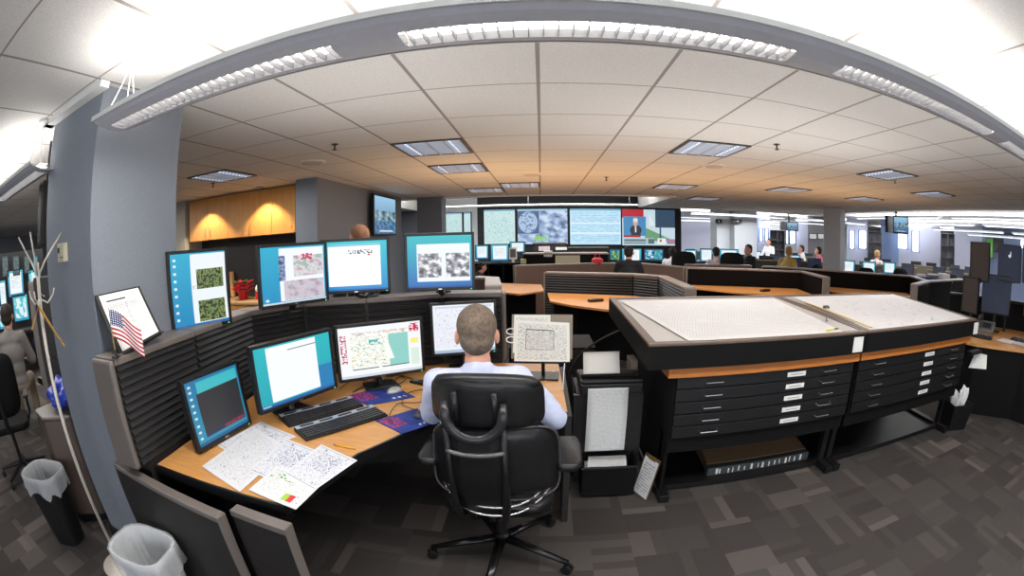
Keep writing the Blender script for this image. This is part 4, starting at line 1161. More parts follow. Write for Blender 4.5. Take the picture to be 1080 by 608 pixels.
def chart_cabinet(x0, x1, label, lab_x, board):
    t = thing('chart_cabinet', label, 'cabinet', ((x0+x1)/2, 2.9, 0), 0, 'flat file chart cabinets')
    zt = lambda x, y: topz(y)
    b = MB(); b.prism([(x0, 2.2), (x1, 2.2), (x1, 3.62), (x0, 3.62)], lambda x, y: topz(y)-.14, lambda x, y: topz(y)-.012); b.build('chart_table', BLACK2, t, world=True)
    b = MB()
    for p_ in ([(x0, 2.2), (x1, 2.2), (x1, 2.25), (x0, 2.25)], [(x0, 3.55), (x1, 3.55), (x1, 3.62), (x0, 3.62)], [(x0, 2.25), (x0+.05, 2.25), (x0+.05, 3.55), (x0, 3.55)], [(x1-.03, 2.25), (x1, 2.25), (x1, 3.55), (x1-.03, 3.55)]):
        b.prism(p_, lambda x, y: topz(y)-.0115, lambda x, y: topz(y)+.004)
    b.build('frame', mat('brown laminate edge', (98, 80, 68), .45, noise=.05), t, world=True, bevel=.003)
    b = MB(); b.prism([(x0+.05, 2.25), (x1-.03, 2.25), (x1-.03, 3.55), (x0+.05, 3.55)], lambda x, y: topz(y)-.0115, lambda x, y: topz(y)-.002)
    b.build('table_surface', mat('pale drafting vinyl', (186, 180, 174), .5, noise=.03), t, world=True)
    xa, xb = (x0+.19 if x0 < 1 else x0+.01), (x1-.002 if x0 < 1 else x1-.03)
    b = MB(); b.box(xa-(.055 if x0 < 1 else 0), xb+(0 if x0 < 1 else .02), 2.245, 3.4, .865, .925); b.build('wood_strip', WOODE, t, world=True, bevel=.002)
    b = MB(); b.box(xa, xb-.01, 2.30, 3.35, .46, .865); b.build('carcass', BLACK2, t, world=True)
    dh = .078
    for k in range(5):
        z1 = .858-k*dh; z0 = z1-dh+.006
        b = MB(); b.box(xa+.012, xb-.022, 2.275, 2.30, z0, z1); dr = b.build('drawer', BLACK, t, world=True, bevel=.002)
        for hx in (xa+.24, xb-.27):
            b = MB(); b.tube([(hx-.06, 2.274, z1-.030), (hx-.055, 2.25, z1-.036), (hx+.055, 2.25, z1-.036), (hx+.06, 2.274, z1-.030)], .0042, 6); b.build('handle', CHROME, dr, world=True)
        b = MB(); b.box(lab_x-.075, lab_x+.075, 2.2725, 2.2755, z1-.052, z1-.022); lb = b.build('label_holder', WHITE, dr, world=True)
        b = MB(); b.box(lab_x-.05, lab_x+.05, 2.2718, 2.273, z1-.040, z1-.035); b.build('label_text', mat('label ink', (150, 150, 150), .6), dr, world=True)
    # open frame below
    b = MB(); b.box(xa, xb-.01, 2.31, 2.33, .36, .459); b.build('apron', BLACK2, t, world=True)
    if x0 < 1: b = MB(); b.box(xa, xa+.02, 2.34, 3.30, .056, .459); b.build('side_panel', BLACK2, t, world=True)
    for xx in (xa+.0, xb-.06):
        b = MB(); b.box(xx, xx+.05, 2.42, 2.47, .055, .46); b.box(xx, xx+.05, 3.3, 3.35, .055, .46); b.prism([(xx-.01, 2.28), (xx+.06, 2.28), (xx+.06, 3.40), (xx-.01, 3.40)], .0, .055); b.build('leg_frame', BLACK, t, world=True, bevel=.004)
    b = MB(); b.box(xa+.05, xb-.06, 2.42, 2.46, .015, .05); b.build('front_rail', BLACK, t, world=True)
    b = MB(); b.box(xa+.05, xb-.06, 3.30, 3.32, .02, .46); b.build('back_panel', BLACK, t, world=True)
    b = MB(); b.box(xa+.05, xb-.06, 2.46, 3.30, .015, .03); b.build('shelf', BLACK, t, world=True)
    return t


chart_cabinet(.565, 2.150, 'left black chart cabinet with sloping top under the wide dotted plot', 1.60, True)
chart_cabinet(2.160, 3.85, 'right black chart cabinet with sloping top, farther from the desk', 3.12, False)
for x, l in ((2.02, 'white square note on the front edge of the left chart table'), (3.80, 'white square note at the far right corner of the chart tables')):
    b = MB(); b.box(x, x+.095, 2.194, 2.199, .945, 1.045); o = b.build('note_card', WHITE, None); recentre(o); tag(o, l, 'card', 'square notes on the chart tables')
sheet('wide plotted map of faint dotted lines covering the left chart table', [(.800, 2.235, topz(2.235)+.006), (1.93, 2.235, topz(2.235)+.006), (2.05, 3.42, topz(3.42)+.006), (.63, 3.44, topz(3.44)+.006)], PLOT, thick=.0012, name='plot_sheet')
sheet('corner of an under sheet sticking out left on the chart table', [(.72, 2.95, topz(2.95)+.0055), (.95, 2.62, topz(2.62)+.0055), (1.2, 3.3, topz(3.3)+.0055), (.635, 3.46, topz(3.46)+.0055)], PAPER, thick=.0008, name='plot_sheet')
sheet('large blank looking chart on the right chart table', [(2.20, 2.225, topz(2.225)+.006), (3.72, 2.235, topz(2.235)+.006), (3.82, 3.50, topz(3.5)+.006), (2.30, 3.50, topz(3.5)+.006)], PLOT2, thick=.0012, name='plot_sheet')
t = thing('ruler', 'long wooden ruler along the left edge of the right chart', 'ruler', (2.22, 2.8, topz(2.8)+.008))
b = MB(); b.prism([(2.235, 2.26), (2.262, 2.26), (2.275, 3.22), (2.248, 3.22)], lambda x, y: topz(y)+.008, lambda x, y: topz(y)+.013); b.build('blade', mat('ruler wood', (206, 176, 110), .5), t, world=True)
t = thing('binder_clip', 'black binder clip on the left edge of the right chart', 'clip', (2.30, 2.92, topz(2.92)+.014))
b = MB(); b.prism([(-.03, -.012), (.03, -.012), (.03, .012), (-.03, .012)], 0, lambda x, y: .02 if y > 0 else .006); b.build('body', BLACK, t); b = MB(); b.tube([(-.02, -.012, .005), (0, -.04, .004), (.02, -.012, .005)], .0015, 6); b.build('wire', CHROME, t)
for l, a, b_, m_ in (('blue pen lying on the bare right edge of the left chart table', (1.985, 2.50), (2.07, 2.62), mat('blue pen', (60, 50, 140), .4)), ('yellow marker at the front edge of the left plot', (1.80, 2.262), (1.93, 2.285), mat('yellow marker', (214, 190, 60), .4))):
    z = topz(a[1])+.0145
    t = thing('pen', l, 'pen', (a[0], a[1], z)); A, B = Vector((a[0], a[1], z)), Vector((b_[0], b_[1], topz(b_[1])+.0145))
    MB().tube([A, lerp(A, B, .65)], .006, 8).build('barrel', m_, t, world=True); MB().tube([lerp(A, B, .65), B], [.0065, .004], 8).build('cap', BLACK, t, world=True)
# brown board with coloured keys on the left shelf
t = thing('index_board', 'brown board with white index marks lying under the left drawers', 'board', (1.6, 2.7, .02))
b = MB(); b.prism([(1.16, 2.56), (2.03, 2.56), (2.03, 2.95), (1.19, 2.95)], .04, lambda x, y: .10+.16*(y-2.56)); b.build('board', mat('brown fibre board', (112, 88, 62), .8, noise=.2, nscale=200), t, world=True)
b = MB(); b.box(1.15, 2.03, 2.50, 2.56, .032, .095); b.build('index_strip', mat('grey index strip', (60, 64, 66), .5), t, world=True)
for x in [1.20+.05*k+random.uniform(-.012, .012) for k in range(16)]:
    w_ = random.choice((.006, .008, .016)); b = MB(); b.box(x, x+w_, 2.494, 2.50, .04+random.uniform(0, .01), .075+random.uniform(0, .015)); b.build('index_mark', WHITE, t, world=True)

# ================================================================ LEFT OF THE COLUMN
t = thing('coat_rack', 'white metal coat rack with forked hooks standing before the blue column', 'coat rack', (-2.25, .885, 0), 0)
POLE = mat('cream metal pole', (206, 198, 186), .4, .1, noise=.04)
MB().lathe([(.001, 0), (.145, .001), (.145, .012), (.03, .03), (.016, .04)], n=32).build('base', POLE, t, smooth=False)
MB().tube([(0, 0, .03), (0, 0, 1.67)], .011, 12).build('pole', POLE, t, smooth=True)
for k in range(3):
    a = R(-35+120*k); d = Vector((math.cos(a), math.sin(a), 0))
    MB().tube([Vector((0, 0, 1.60)), d*.05+Vector((0, 0, 1.67)), d*.17+Vector((0, 0, 1.80))], [.006, .006, .0045], 8).build('upper_hook', POLE, t, smooth=True)
for k in range(3):
    a = R(80+120*k); d = Vector((math.cos(a), math.sin(a), 0))
    MB().tube([Vector((0, 0, 1.50)), d*.05+Vector((0, 0, 1.475)), d*.09+Vector((0, 0, 1.51)), d*.10+Vector((0, 0, 1.54))], .0045, 8).build('lower_hook', POLE, t, smooth=True)
t = thing('coat_hanger', 'wooden coat hanger hanging on the white coat rack', 'hanger', (-2.25, .885, 1.46))
HW = mat('hanger wood', (196, 148, 70), .4, noise=.1)
h0 = Vector((.045, -.03, 0)); dr = Vector((.37, .93, 0)).normalized()
MB().tube([h0+dr*-.06+Vector((0, 0, -.09)), h0+Vector((0, 0, .012)), h0+dr*.13+Vector((0, 0, -.20))], [.010, .014, .009], 8, flat=.6).build('shoulder_bar', HW, t, smooth=False)
MB().tube([h0+Vector((0, 0, .01)), h0+Vector((0, 0, .04)), h0+Vector((.015, .02, .062)), h0+Vector((.018, .04, .05))], .0025, 6).build('hook', CHROME, t)

t = thing('thermostat', 'beige thermostat box on the dark side of the column', 'thermostat', (-2.20, 1.06, 1.655))
MB().box(-.045, .045, -.034, -.001, 0, .09).build('case', mat('cream plastic', (196, 188, 164), .5), t, bevel=.004)
MB().box(-.035, -.010, -.0365, -.034, .045, .07).build('display', DARK, t)
MB().box(.0, .035, -.037, -.034, .02, .025).build('slider', DARK, t)

t = thing('side_cabinet', 'low taupe cabinet end left of the column with a blue bag on top', 'cabinet', (-3.0, 1.32, 0))
MB().prism([(-3.12, 1.0), (-2.9, .97), (-2.72, 1.13), (-2.70, 1.75), (-3.12, 1.75)], .06, .74).build('body', PANEL, t, world=True, bevel=.02)
MB().prism([(-3.13, .99), (-2.9, .96), (-2.71, 1.12), (-2.69, 1.76), (-3.13, 1.76)], .741, .765).build('top', CAP, t, world=True, bevel=.008)
MB().prism([(-3.10, 1.02), (-2.9, 1.0), (-2.75, 1.15), (-2.73, 1.73), (-3.10, 1.73)], 0, .06).build('plinth', BLACK, t, world=True)
b = MB(); b.ball((0, 0, .085), (.17, .13, .085), 36, 24)
for i, v in enumerate(b.v):
    x, y, z = v; k = 1+.16*math.sin(x*38+z*20)+.12*math.sin(y*45-z*33)+.08*math.sin(x*80+y*60)
    b.v[i] = (x*k, y*k, max(0, .02+z*k*.9-.01))
o = b.build('blue_bag', mat('blue plastic bag', (34, 56, 160), .3, noise=.3, nscale=18, bump=.8), None, smooth=True); o.location = (-2.88, 1.2, .766); tag(o, 'crumpled blue plastic bag on the low cabinet beside the column', 'bag')
a_, b_ = P(29, 300, 3.85), P(53, 300, 3.7); d = b_-a_; d.z = 0; d.normalize(); n = Vector((-d.y, d.x, 0))
t = thing('tall_partition', 'tall dark brown partition seen behind the coat rack pole', 'partition', ((a_.x+b_.x)/2, (a_.y+b_.y)/2, 0))
q = [a_, a_+d*.07, a_+d*.07+n*.3, a_+n*.3]; MB().prism([tuple(v[:2]) for v in q], 0, 1.56).build('end_trim', CAP, t, world=True, bevel=.015)
q = [a_+d*.072, b_, b_+n*.3, a_+d*.072+n*.3]; MB().prism([tuple(v[:2]) for v in q], 0, 1.58).build('panel', DARK, t, world=True, bevel=.008)
q = [b_-d*.06-n*.10, b_+d*.06-n*.10, b_+d*.06-n*.004, b_-d*.06-n*.004]; MB().prism([tuple(v[:2]) for v in q], .92, 1.0).build('bracket', BLACK, t, world=True)
p = P(46, 243, 3.2)
t = thing('hanging_speaker', 'tall narrow dark speaker hanging left of the column top', 'speaker', (p.x, p.y, 1.78))
MB().box(-.03, .05, -.04, .06, 0, .40).build('cabinet', DARK, t, bevel=.006)
MB().box(-.025, .045, -.046, -.041, .02, .38).build('grille', BLACK2, t)
MB().tube([(.01, .01, .40), (.01, .01, CE-1.782)], .01, 8).build('hanger_rod', BLACK, t)


def waste_bin(label, x, y, w0, w1, h, yaw, outer, name='waste_bin', n=28):
    t = thing(name, label, 'bin', (x, y, 0), yaw)

    def se(a, r, k=3.2):
        return Vector((math.copysign(abs(math.cos(a))**(2/k), math.cos(a))*r, math.copysign(abs(math.sin(a))**(2/k), math.sin(a))*r*.8, 0))
    b = MB(); vs = []
    prof = [(w0, 0), (w0, .004), (w1, h), (w1+.008, h), (w1+.008, h+.012), (w1-.006, h+.012), (w0-.01, .02)]
    for r, z in prof:
        for k in range(n): vs.append(se(2*PI*k/n, r)+Vector((0, 0, z)))
    m = len(prof)
    fs = [(i*n+k, i*n+(k+1) % n, (i+1)*n+(k+1) % n, (i+1)*n+k) for i in range(m-1) for k in range(n)]+[list(range(n))[::-1], [(m-1)*n+k for k in range(n)]]
    b.add(vs, fs); b.build('shell', outer, t, smooth=False)
    b = MB(); vs = []; N = n*3
    prof = [(w1+.016, h-.10), (w1+.018, h-.02), (w1+.014, h+.018), (w1-.01, h+.012), (w1-.03, h-.08), (w1-.05, h*.4), (w1-.08, h*.25)]
    rnd = random.Random(int(x*100))
    for j, (r, z) in enumerate(prof):
        for k in range(N):
            a = 2*PI*k/N; q = 1+(.05*math.sin(a*9+j*1.7)+.035*math.sin(a*17-j)+rnd.uniform(-.02, .02))*(.25 if j in (1, 2, 3) else 1)
            vs.append(se(a, r*q)+Vector((0, 0, z+(.02*math.sin(a*7+j) if j in (0,) else 0))))
    fs = [(i*N+k, i*N+(k+1) % N, (i+1)*N+(k+1) % N, (i+1)*N+k) for i in range(len(prof)-1) for k in range(N)]+[[(len(prof)-1)*N+k for k in range(N)]]
    b.add(vs, fs); b.build('liner', CLEAR, t, smooth=True)
    return t


waste_bin('tall black waste bin with clear liner left of the column', -2.83, .79, .12, .165, .48, R(25), BLACK)
waste_bin('waste bin with crumpled clear liner at the foot of the coat rack', -1.615, .79, .125, .165, .47, R(10), mat('pale grey bin', (186, 188, 190), .5))

# seated worker at far left, chair, wall of monitors
def office_chair_simple(label, loc, yaw, col=BLACK2, arms=True, group=None, legs=True, wide=1):
    t = thing('desk_chair', label, 'chair', loc, yaw, group)
    b = MB(); b.prism([(x*.24*wide, y*.23) for x, y in [(-1, -.7), (-.8, -1), (.8, -1), (1, -.7), (1, .7), (.8, 1), (-.8, 1), (-1, .7)]], .44, .50); b.build('seat', col, t, bevel=.02)
    b = MB(); pad(b, 0, -.23, .82, .23*wide, .25, .03, curve=.05, power=4, n=12); b.build('backrest', col, t, smooth=True)
    b = MB(); b.tube([(0, -.27, .75), (0, -.24, .46), (0, -.1, .42)], [.025, .025, .02], 8); b.build('back_post', BLACK, t)
    if arms:
        for s_ in (-1, 1):
            b = MB(); b.tube([(s_*.24, 0, .46), (s_*.28, 0, .52), (s_*.28, 0, .66)], .014, 8); a = b.build('arm_post', BLACK, t)
            b = MB(); b.box(s_*.28-.03, s_*.28+.03, -.13, .12, .662, .69); b.build('armrest', DARK, a, bevel=.01)
    if legs:
        b = MB(); b.tube([(0, 0, .10), (0, 0, .43)], .022, 10); b.build('gas_column', BLACK, t)
        for k in range(5):
            a = 2*PI*k/5+.3; d = Vector((math.cos(a), math.sin(a), 0))
            b = MB(); b.tube([d*.02+Vector((0, 0, .12)), d*.30+Vector((0, 0, .075))], [.022, .014], 8); g = b.build('leg', BLACK, t)
            b = MB(); b.ball(tuple(d*.30+Vector((0, 0, .031))), (.026, .026, .030), 10, 8); b.build('caster', BLACK, g)
    return t


office_chair_simple('black office chair with raised armrests at the left edge of the picture', (-4.12, .95, 0), R(70))
person('person in grey shirt seated at the left edge facing the wall of monitors', (-4.95, 1.42, 0), R(62), SHIRTG, mat('khaki trousers', (150, 136, 116), .85), HAIRD, 'short', True, vox=.014, scale=1.0)
t = thing('blue_jacket', 'blue and black jacket heaped on the chair beyond the left worker', 'jacket', (-4.95, 2.0, 0))
b = MB()
for k in range(9): b.ball((random.uniform(-.16, .16), random.uniform(-.15, .15), .62+random.uniform(0, .42)), random.uniform(.08, .15), 10, 8)
o = b.build('body', mat('blue nylon', (32, 52, 110), .6, noise=.4, nscale=9), t); add_remesh(o, .02, 4)
b = MB(); b.ball((.12, -.1, .80), (.10, .07, .12), 12, 8); b.build('white_glove', WHITE, t, smooth=True)
b = MB(); b.prism([(-.22, -.2), (.22, -.2), (.22, .22), (-.22, .22)], .45, .52); b.tube([(0, 0, .06), (0, 0, .45)], .03, 8); b.lathe([(.22, 0), (.2, .05), (.04, .06)], n=12); b.build('stool', DARK, t)

t = thing('video_wall', 'black rack holding the wall of monitors at the far left', 'rack', (-8.1, 2.75, 0))
DV = 8.6
c0, c1 = P(-14, 300, DV), P(47, 300, DV)
d = (c1-c0); d.z = 0; d = d.normalized(); n = Vector((d.y, -d.x, 0))
if n.dot(-c0) < 0: n = -n
A = c0-n*.12; B = c1-n*.12
b = MB(); b.prism([tuple(v[:2]) for v in (A, B, B-n*.25, A-n*.25)], 0, 1.98); b.build('frame', BLACK, t, world=True)
b = MB(); b.prism([tuple(v[:2]) for v in (A+n*.5, B+n*.5, B+n*.02, A+n*.02)], .70, .74); b.build('shelf', DARK, t, world=True)
wy = math.atan2(d.y, d.x)
vw = [(5.5, 281, 9, 19, S_GRAY, 'small camera monitor, first of the top left row'), (17, 280, 9, 18, S_GRAY, 'small camera monitor, second of the top left row'), (28.3, 279, 8, 17, S_GRAY, 'small camera monitor, third of the top left row'),
      (37.5, 278, 7, 15, S_BLUE, 'small blue monitor, last of the top left row'), (16.5, 299, 21, 24, S_DOC, 'bright white monitor in the middle of the left wall'), (37, 297, 17, 22, S_TEALB, 'pale green map monitor right in the left wall'),
      (22, 325, 20, 24, S_TEALB, 'cyan monitor in the lowest row of the left wall'), (3, 310, 10, 24, S_DOC, 'white monitor cut by the left edge'), (2, 335, 10, 22, S_TEALB, 'cyan monitor low at the left edge')]
for px_, py_, pw, ph, sc_, l in vw:
    p = P(px_, py_, DV-.02); monitor(l, p, wy, pw/466*DV*1.0, ph/466*DV, sc_, p.z-ph/466*DV/2, detail=False, name='wall_monitor', group='monitors of the left wall')

# ================================================================ KITCHENETTE
t = thing('wall_cabinet', 'row of maple wall cabinets lit by two downlights', 'cabinet', (-4.1, 5.18, 1.80))
b = MB(); b.box(-5.24, -2.945, 5.02, 5.355, 1.80, 2.425); b.build('body', WOODC, t, world=True)
bd = [-5.24, -4.79, -4.36, -3.94, -3.52, -3.12, -2.945]
for i, (a, c_) in enumerate(zip(bd, bd[1:])):
    b = MB(); b.box(a+.003, c_-.003, 5.0, 5.019, 1.80, 2.42); dr = b.build('door', WOODC, t, world=True, bevel=.002)
    hx = c_-.05 if i % 2 == 0 else a+.05
    b = MB(); b.tube([(hx, 4.999, 1.87), (hx, 4.97, 1.875), (hx, 4.97, 1.965), (hx, 4.999, 1.97)], .005, 6); b.build('handle', CHROME, dr, world=True)
t = thing('base_cabinet', 'maple base cabinet with counter top in the kitchenette', 'cabinet', (-3.7, 5.05, 0))
b = MB(); b.box(-4.5, -2.95, 4.82, 5.355, .1, .88); b.build('body', WOODC, t, world=True)
b = MB(); b.box(-4.5, -2.95, 4.86, 5.355, 0, .1); b.build('plinth', BLACK, t, world=True)
for a, c_ in ((-4.5, -4.11), (-4.11, -3.73), (-3.73, -3.34), (-3.34, -2.95)):
    b = MB(); b.box(a+.003, c_-.003, 4.80, 4.819, .11, .87); dr = b.build('door', WOODC, t, world=True, bevel=.002)
    hx = c_-.05 if a in (-4.5, -3.73) else a+.05
    b = MB(); b.tube([(hx, 4.799, .70), (hx, 4.775, .705), (hx, 4.775, .80), (hx, 4.799, .805)], .005, 6); b.build('handle', CHROME, dr, world=True)
b = MB(); b.box(-4.53, -2.945, 4.78, 5.355, .881, .92); b.build('counter_top', mat('tan counter', (190, 156, 112), .4, noise=.1, nscale=80), t, world=True, bevel=.006)
t = thing('poinsettia', 'red poinsettia plant in foil pot on the kitchenette counter', 'plant', (-4.14, 5.04, .921))
b = MB(); b.lathe([(.06, 0), (.085, .11), (.09, .12), (.07, .12)], n=18); b.build('pot', mat('red foil', (176, 24, 34), .3, .4), t)
for k in range(46):
    a = k*2.4; r = .05+.055*(k % 4)/3; c = Vector((r*math.cos(a)*1.3, r*math.sin(a), .19+.06*math.sin(k*1.3)-.12*r)); d = Vector((math.cos(a), math.sin(a), .25)).normalized(); s_ = Vector((-d.y, d.x, 0)).normalized()*.032
    if k < 1: bb = MB(); bg = MB()
    tgt = bb if k % 5 else bg
    tgt.add([c, c+d*.05+s_*1.4, c+d*.12, c+d*.05-s_*1.4], [(0, 1, 2, 3)])
bb.build('bracts', mat('red bracts', (206, 20, 40), .5), t, solid=.002); bg.build('leaves', mat('green leaf', (40, 80, 40), .5), t, solid=.002)
t = thing('holiday_figurine', 'small white and red holiday figure on the kitchenette counter', 'figurine', (-3.86, 5.06, .921))
MB().lathe([(.045, 0), (.05, .08), (.03, .14), (.02, .15)], n=14).build('body', mat('red felt', (200, 30, 40), .8), t)
MB().ball((0, 0, .17), (.032, .032, .034), 12, 8).build('head', WHITE, t, smooth=True)
MB().ball((0, -.03, .14), (.03, .02, .035), 10, 8).build('beard', WHITE, t, smooth=True)
b = MB(); b.box(-3.99, -3.92, 5.348, 5.358, 1.15, 1.27); o = b.build('outlet_plate', WHITE); recentre(o); tag(o, 'white outlet plate on the dark kitchenette backsplash', 'outlet')
b = MB(); b.box(-4.62, -4.56, 5.30, 5.35, .921, 1.3); o = b.build('cutting_board', mat('board wood', (196, 150, 96), .5)); recentre(o); tag(o, 'narrow wooden board standing at the backsplash behind the nearest upper monitor', 'board')

t = thing('wall_television', 'flat television with harbour view on the grey partition wall', 'television', (-2.50, 6.85, 1.72), 0)
b = MB(); b.box(-.05, .0, -.53, .53, 0, .65); b.build('housing', BLACK, t, bevel=.006)
b = MB(); b.quad((.002, .50, .03), (.002, -.50, .03), (.002, -.50, .62), (.002, .50, .62)); b.v = [(x, -y, z) for x, y, z in b.v]; b.build('screen', TV_SEA, t)
b = MB(); b.box(-.12, -.05, -.15, .15, .2, .45); b.build('wall_bracket', BLACK, t)

person('standing person with close-cropped reddish hair by the grey partition wall', (-1.60, 3.70, 0), R(60), SHIRTK, TRO, HAIRB, 'short', False, {'L': ((-.27, .0, 1.15), (-.22, .12, .93)), 'R': ((.27, .0, 1.15), (.22, .12, .93))}, vox=.012, scale=1.0)

# ================================================================ RIGHT-HAND WORKSTATION
t = thing('corner_desk', 'wood topped console desk with dark base at the right edge', 'desk', (5.5, 2.4, 0))
dk = [(4.36, 2.86), (4.46, 2.52), (4.66, 2.28), (4.92, 1.98), (5.1, 1.3), (6.3, 1.2), (6.25, 2.4), (5.9, 3.0), (5.4, 3.4), (4.7, 3.25)]
MB().prism(dk, DZ-.03, DZ).build('worktop', WOODD, t, world=True, bevel=.003)
MB().prism([(x+.05 if x < 5.3 else x-.02, y) for x, y in dk], 0, DZ-.031).build('base', BLACK2, t, world=True)
rm = [((1033, 276), 30, 36, -96, S_OFF, 'tall dark brown monitor, top left of the cluster at the right edge'), ((1065, 278), 31, 34, -62, S_LOGO, 'dark blue monitor with a small white mark at the right edge'),
      ((1092, 280), 34, 34, -52, S_DARKB, 'dark blue monitor cut off by the right edge, upper row'), ((1023, 311), 26, 33, -96, S_OFF, 'dark monitor turned aside in the lower row at right'),
      ((1051, 311), 38, 35, -64, S_DARKB, 'wide dark blue monitor in the lower row at right'), ((1094, 313), 34, 36, -50, S_DARKB, 'dark blue monitor cut off by the right edge, lower row')]
for (x, y), pw, ph, yw, sc_, l in rm:
    D_ = 6.15
    p = P(x, y, D_); lower = y > 300
    if lower: monitor(l, p, R(yw), pw/466*D_*.96, ph/466*D_, sc_, DZ, name='dark_monitor', badge=False)
    else:
        m = monitor(l, p, R(yw), pw/466*D_*.97, ph/466*D_*.97, sc_, p.z-ph/466*D_/2, name='dark_monitor', badge=False)
        q = p+Vector((math.cos(R(yw)+PI/2), math.sin(R(yw)+PI/2), 0))*.2
        b = MB(); b.tube([q+Vector((0, 0, -.05)), Vector((q.x, q.y, DZ+.002))], .02, 10); b.tube([p+Vector((0, 0, 0))+(q-p)*.4, q], .018, 8); b.build('post', BLACK, m, world=True)
p = G(1035, 346, .75)
t = thing('desk_phone', 'grey desk telephone with handset left on the right-hand desk', 'telephone', (5.30, 2.86, DZ+.001), R(-70)); t.scale = (1.5, 1.35, 1.5)
MB().prism([(-.10, -.10), (.10, -.10), (.10, .10), (-.10, .10)], 0, lambda x, y: .03+.25*(y+.1)).build('base', mat('grey phone plastic', (96, 98, 96), .4), t, bevel=.006)
MB().tube([(-.075, -.09, .07), (-.075, -.03, .085), (-.075, .06, .11), (-.075, .095, .10)], [.024, .014, .014, .024], 10).build('handset', mat('dark phone plastic', (60, 62, 62), .4), t, smooth=True)
b = MB()
for i in range(3):
    for j in range(4): b.box(-.02+i*.03, .0+i*.03, -.07+j*.026, -.053+j*.026, .045+j*.0065, .052+j*.0065)
b.build('keys', BLACK, t)
keyboard('black keyboard on the right-hand desk beside the telephone', (4.86, 2.92, 0), (5.02, 2.56, 0), .16, DZ+.001)
keyboard('black keyboard behind papers near the right edge', (5.42, 2.40, 0), (5.50, 2.0, 0), .16, DZ+.001)
sheet('white papers lying on the right-hand desk', [(4.98, 2.46, .745), (5.02, 2.24, .745), (5.28, 2.26, .745), (5.24, 2.48, .745)], PAPER)
sheet('second white sheet turned on the right-hand desk near the edge', [(5.06, 2.22, .747), (5.12, 2.02, .747), (5.36, 2.05, .747), (5.30, 2.24, .747)], CH2)
sheet('white sheet standing behind the dark monitors at right', [(5.0, 3.02, .745), (5.16, 2.98, .745), (5.22, 3.14, .745), (5.05, 3.2, .745)], PAPER)
qa, qb, qc = P(1003, 300, 6.6), P(1050, 300, 6.7), P(1095, 300, 6.7)
slat_wall('black partition directly behind the dark monitors at the right edge', [tuple(v[:2]) for v in (qa, qb, qc)], 1.10, 0, .06, (SLAT, BLACK, BLACK2), slats=False, endcaps=False)
# waste basket & hanging note
t = thing('paper_basket', 'square black waste basket stuffed with paper at the cabinet end', 'bin', (4.02, 2.36, 0), R(-20))
b = MB(); w0, w1, h = .12, .15, .26
b.add([(-w0, -w0, 0), (w0, -w0, 0), (w0, w0, 0), (-w0, w0, 0), (-w1, -w1, h), (w1, -w1, h), (w1, w1, h), (-w1, w1, h), (-w1+.01, -w1+.01, h), (w1-.01, -w1+.01, h), (w1-.01, w1-.01, h), (-w1+.01, w1-.01, h), (-w0, -w0, .1), (w0, -w0, .1), (w0, w0, .1), (-w0, w0, .1)],
      [(3, 2, 1, 0), (0, 1, 5, 4), (1, 2, 6, 5), (2, 3, 7, 6), (3, 0, 4, 7), (4, 5, 9, 8), (5, 6, 10, 9), (6, 7, 11, 10), (7, 4, 8, 11), (8, 9, 13, 12), (9, 10, 14, 13), (10, 11, 15, 14), (11, 8, 12, 15), (12, 13, 14, 15)])
b.build('basket', BLACK, t)
for k in range(5):
    b = MB(); a = random.uniform(0, 6); z0 = .12
    b.grid(lambda u, v: Vector(((u-.5)*.17*math.cos(a)+.025*math.sin(v*5+k)-.02*math.sin(a)*(k-2), (u-.5)*.15*math.sin(a)+.02*math.cos(u*6+k)+.02*math.cos(a)*(k-2), z0+v*(.17+.03*k)+.02*math.sin(u*7+k))), 8, 6)
    b.build('crumpled_paper', PAPER, t, solid=.001, smooth=True)
t = thing('hanging_note', 'white note hanging from a black clip at the end of the chart cabinet', 'note', (4.0, 2.25, .66))
b = MB(); b.quad((4.00, 2.30, .60), (4.10, 2.10, .62), (4.13, 2.14, .74), (4.02, 2.25, .757)); b.build('note', WHITE, t, world=True, solid=.001)
b = MB(); b.box(3.825, 4.06, 2.18, 2.26, .755, .785); b.build('clip', BLACK, t, world=True, bevel=.004)

# ================================================================ CONSOLES BEHIND
FAB = mat('black acoustic panel', (22, 19, 18), .95, noise=.3, nscale=90, bump=.3, spec=.1)
BR = mat('brown laminate panel', (112, 88, 76), .5, noise=.08, nscale=90)
CAPB = mat('taupe top cap', (138, 126, 116), .42, noise=.05, nscale=60)
grp = 'console partitions behind the chart cabinets'
slat_wall('dark console partition left behind the first wooden counter, black slatted end', [(.066, 7.06), (1.406, 6.59), (1.72, 6.25), (1.64, 4.8)], 1.07, 0, .13, (SLAT, CAPB, FAB), group=grp, nsl=26)
slat_wall('dark curved console partition in the middle behind the dotted plot', [(2.79, 8.02), (3.9, 7.66), (4.96, 7.23), (4.68, 6.1)], 1.07, 0, .13, (SLAT, CAPB, FAB), group=grp, slats=False)
slat_wall('long dark console partition below the grey right column', [(x*.92, y*.92) for x, y in ((5.2, 9.3), (5.95, 8.75), (7.3, 7.65), (8.3, 7.0), (7.75, 6.1))], 1.07, 0, .13, (SLAT, CAPB, FAB), group=grp, slats=False)
slat_wall('brown console partition farther back left of the display consoles', [(-.50, 8.79), (1.0, 9.3), (2.07, 9.5), (2.74, 8.15)], 1.07, 0, .13, (SLAT, CAPB, BR), group=grp, slats=False)
slat_wall('flat brown console partition between column and white pillar', [(3.1, 8.95), (3.9, 8.9), (4.6, 8.8)], 1.07, 0, .13, (SLAT, CAPB, BR), group=grp, slats=False)
slat_wall('dark partition with pale cap left of the right-edge monitors', [tuple(G(*q, 1.07)[:2]) for q in ((968, 300), (981, 296.5), (1016, 294.5))], 1.07, 0, .13, (SLAT, CAPB, FAB), group=grp, slats=False)
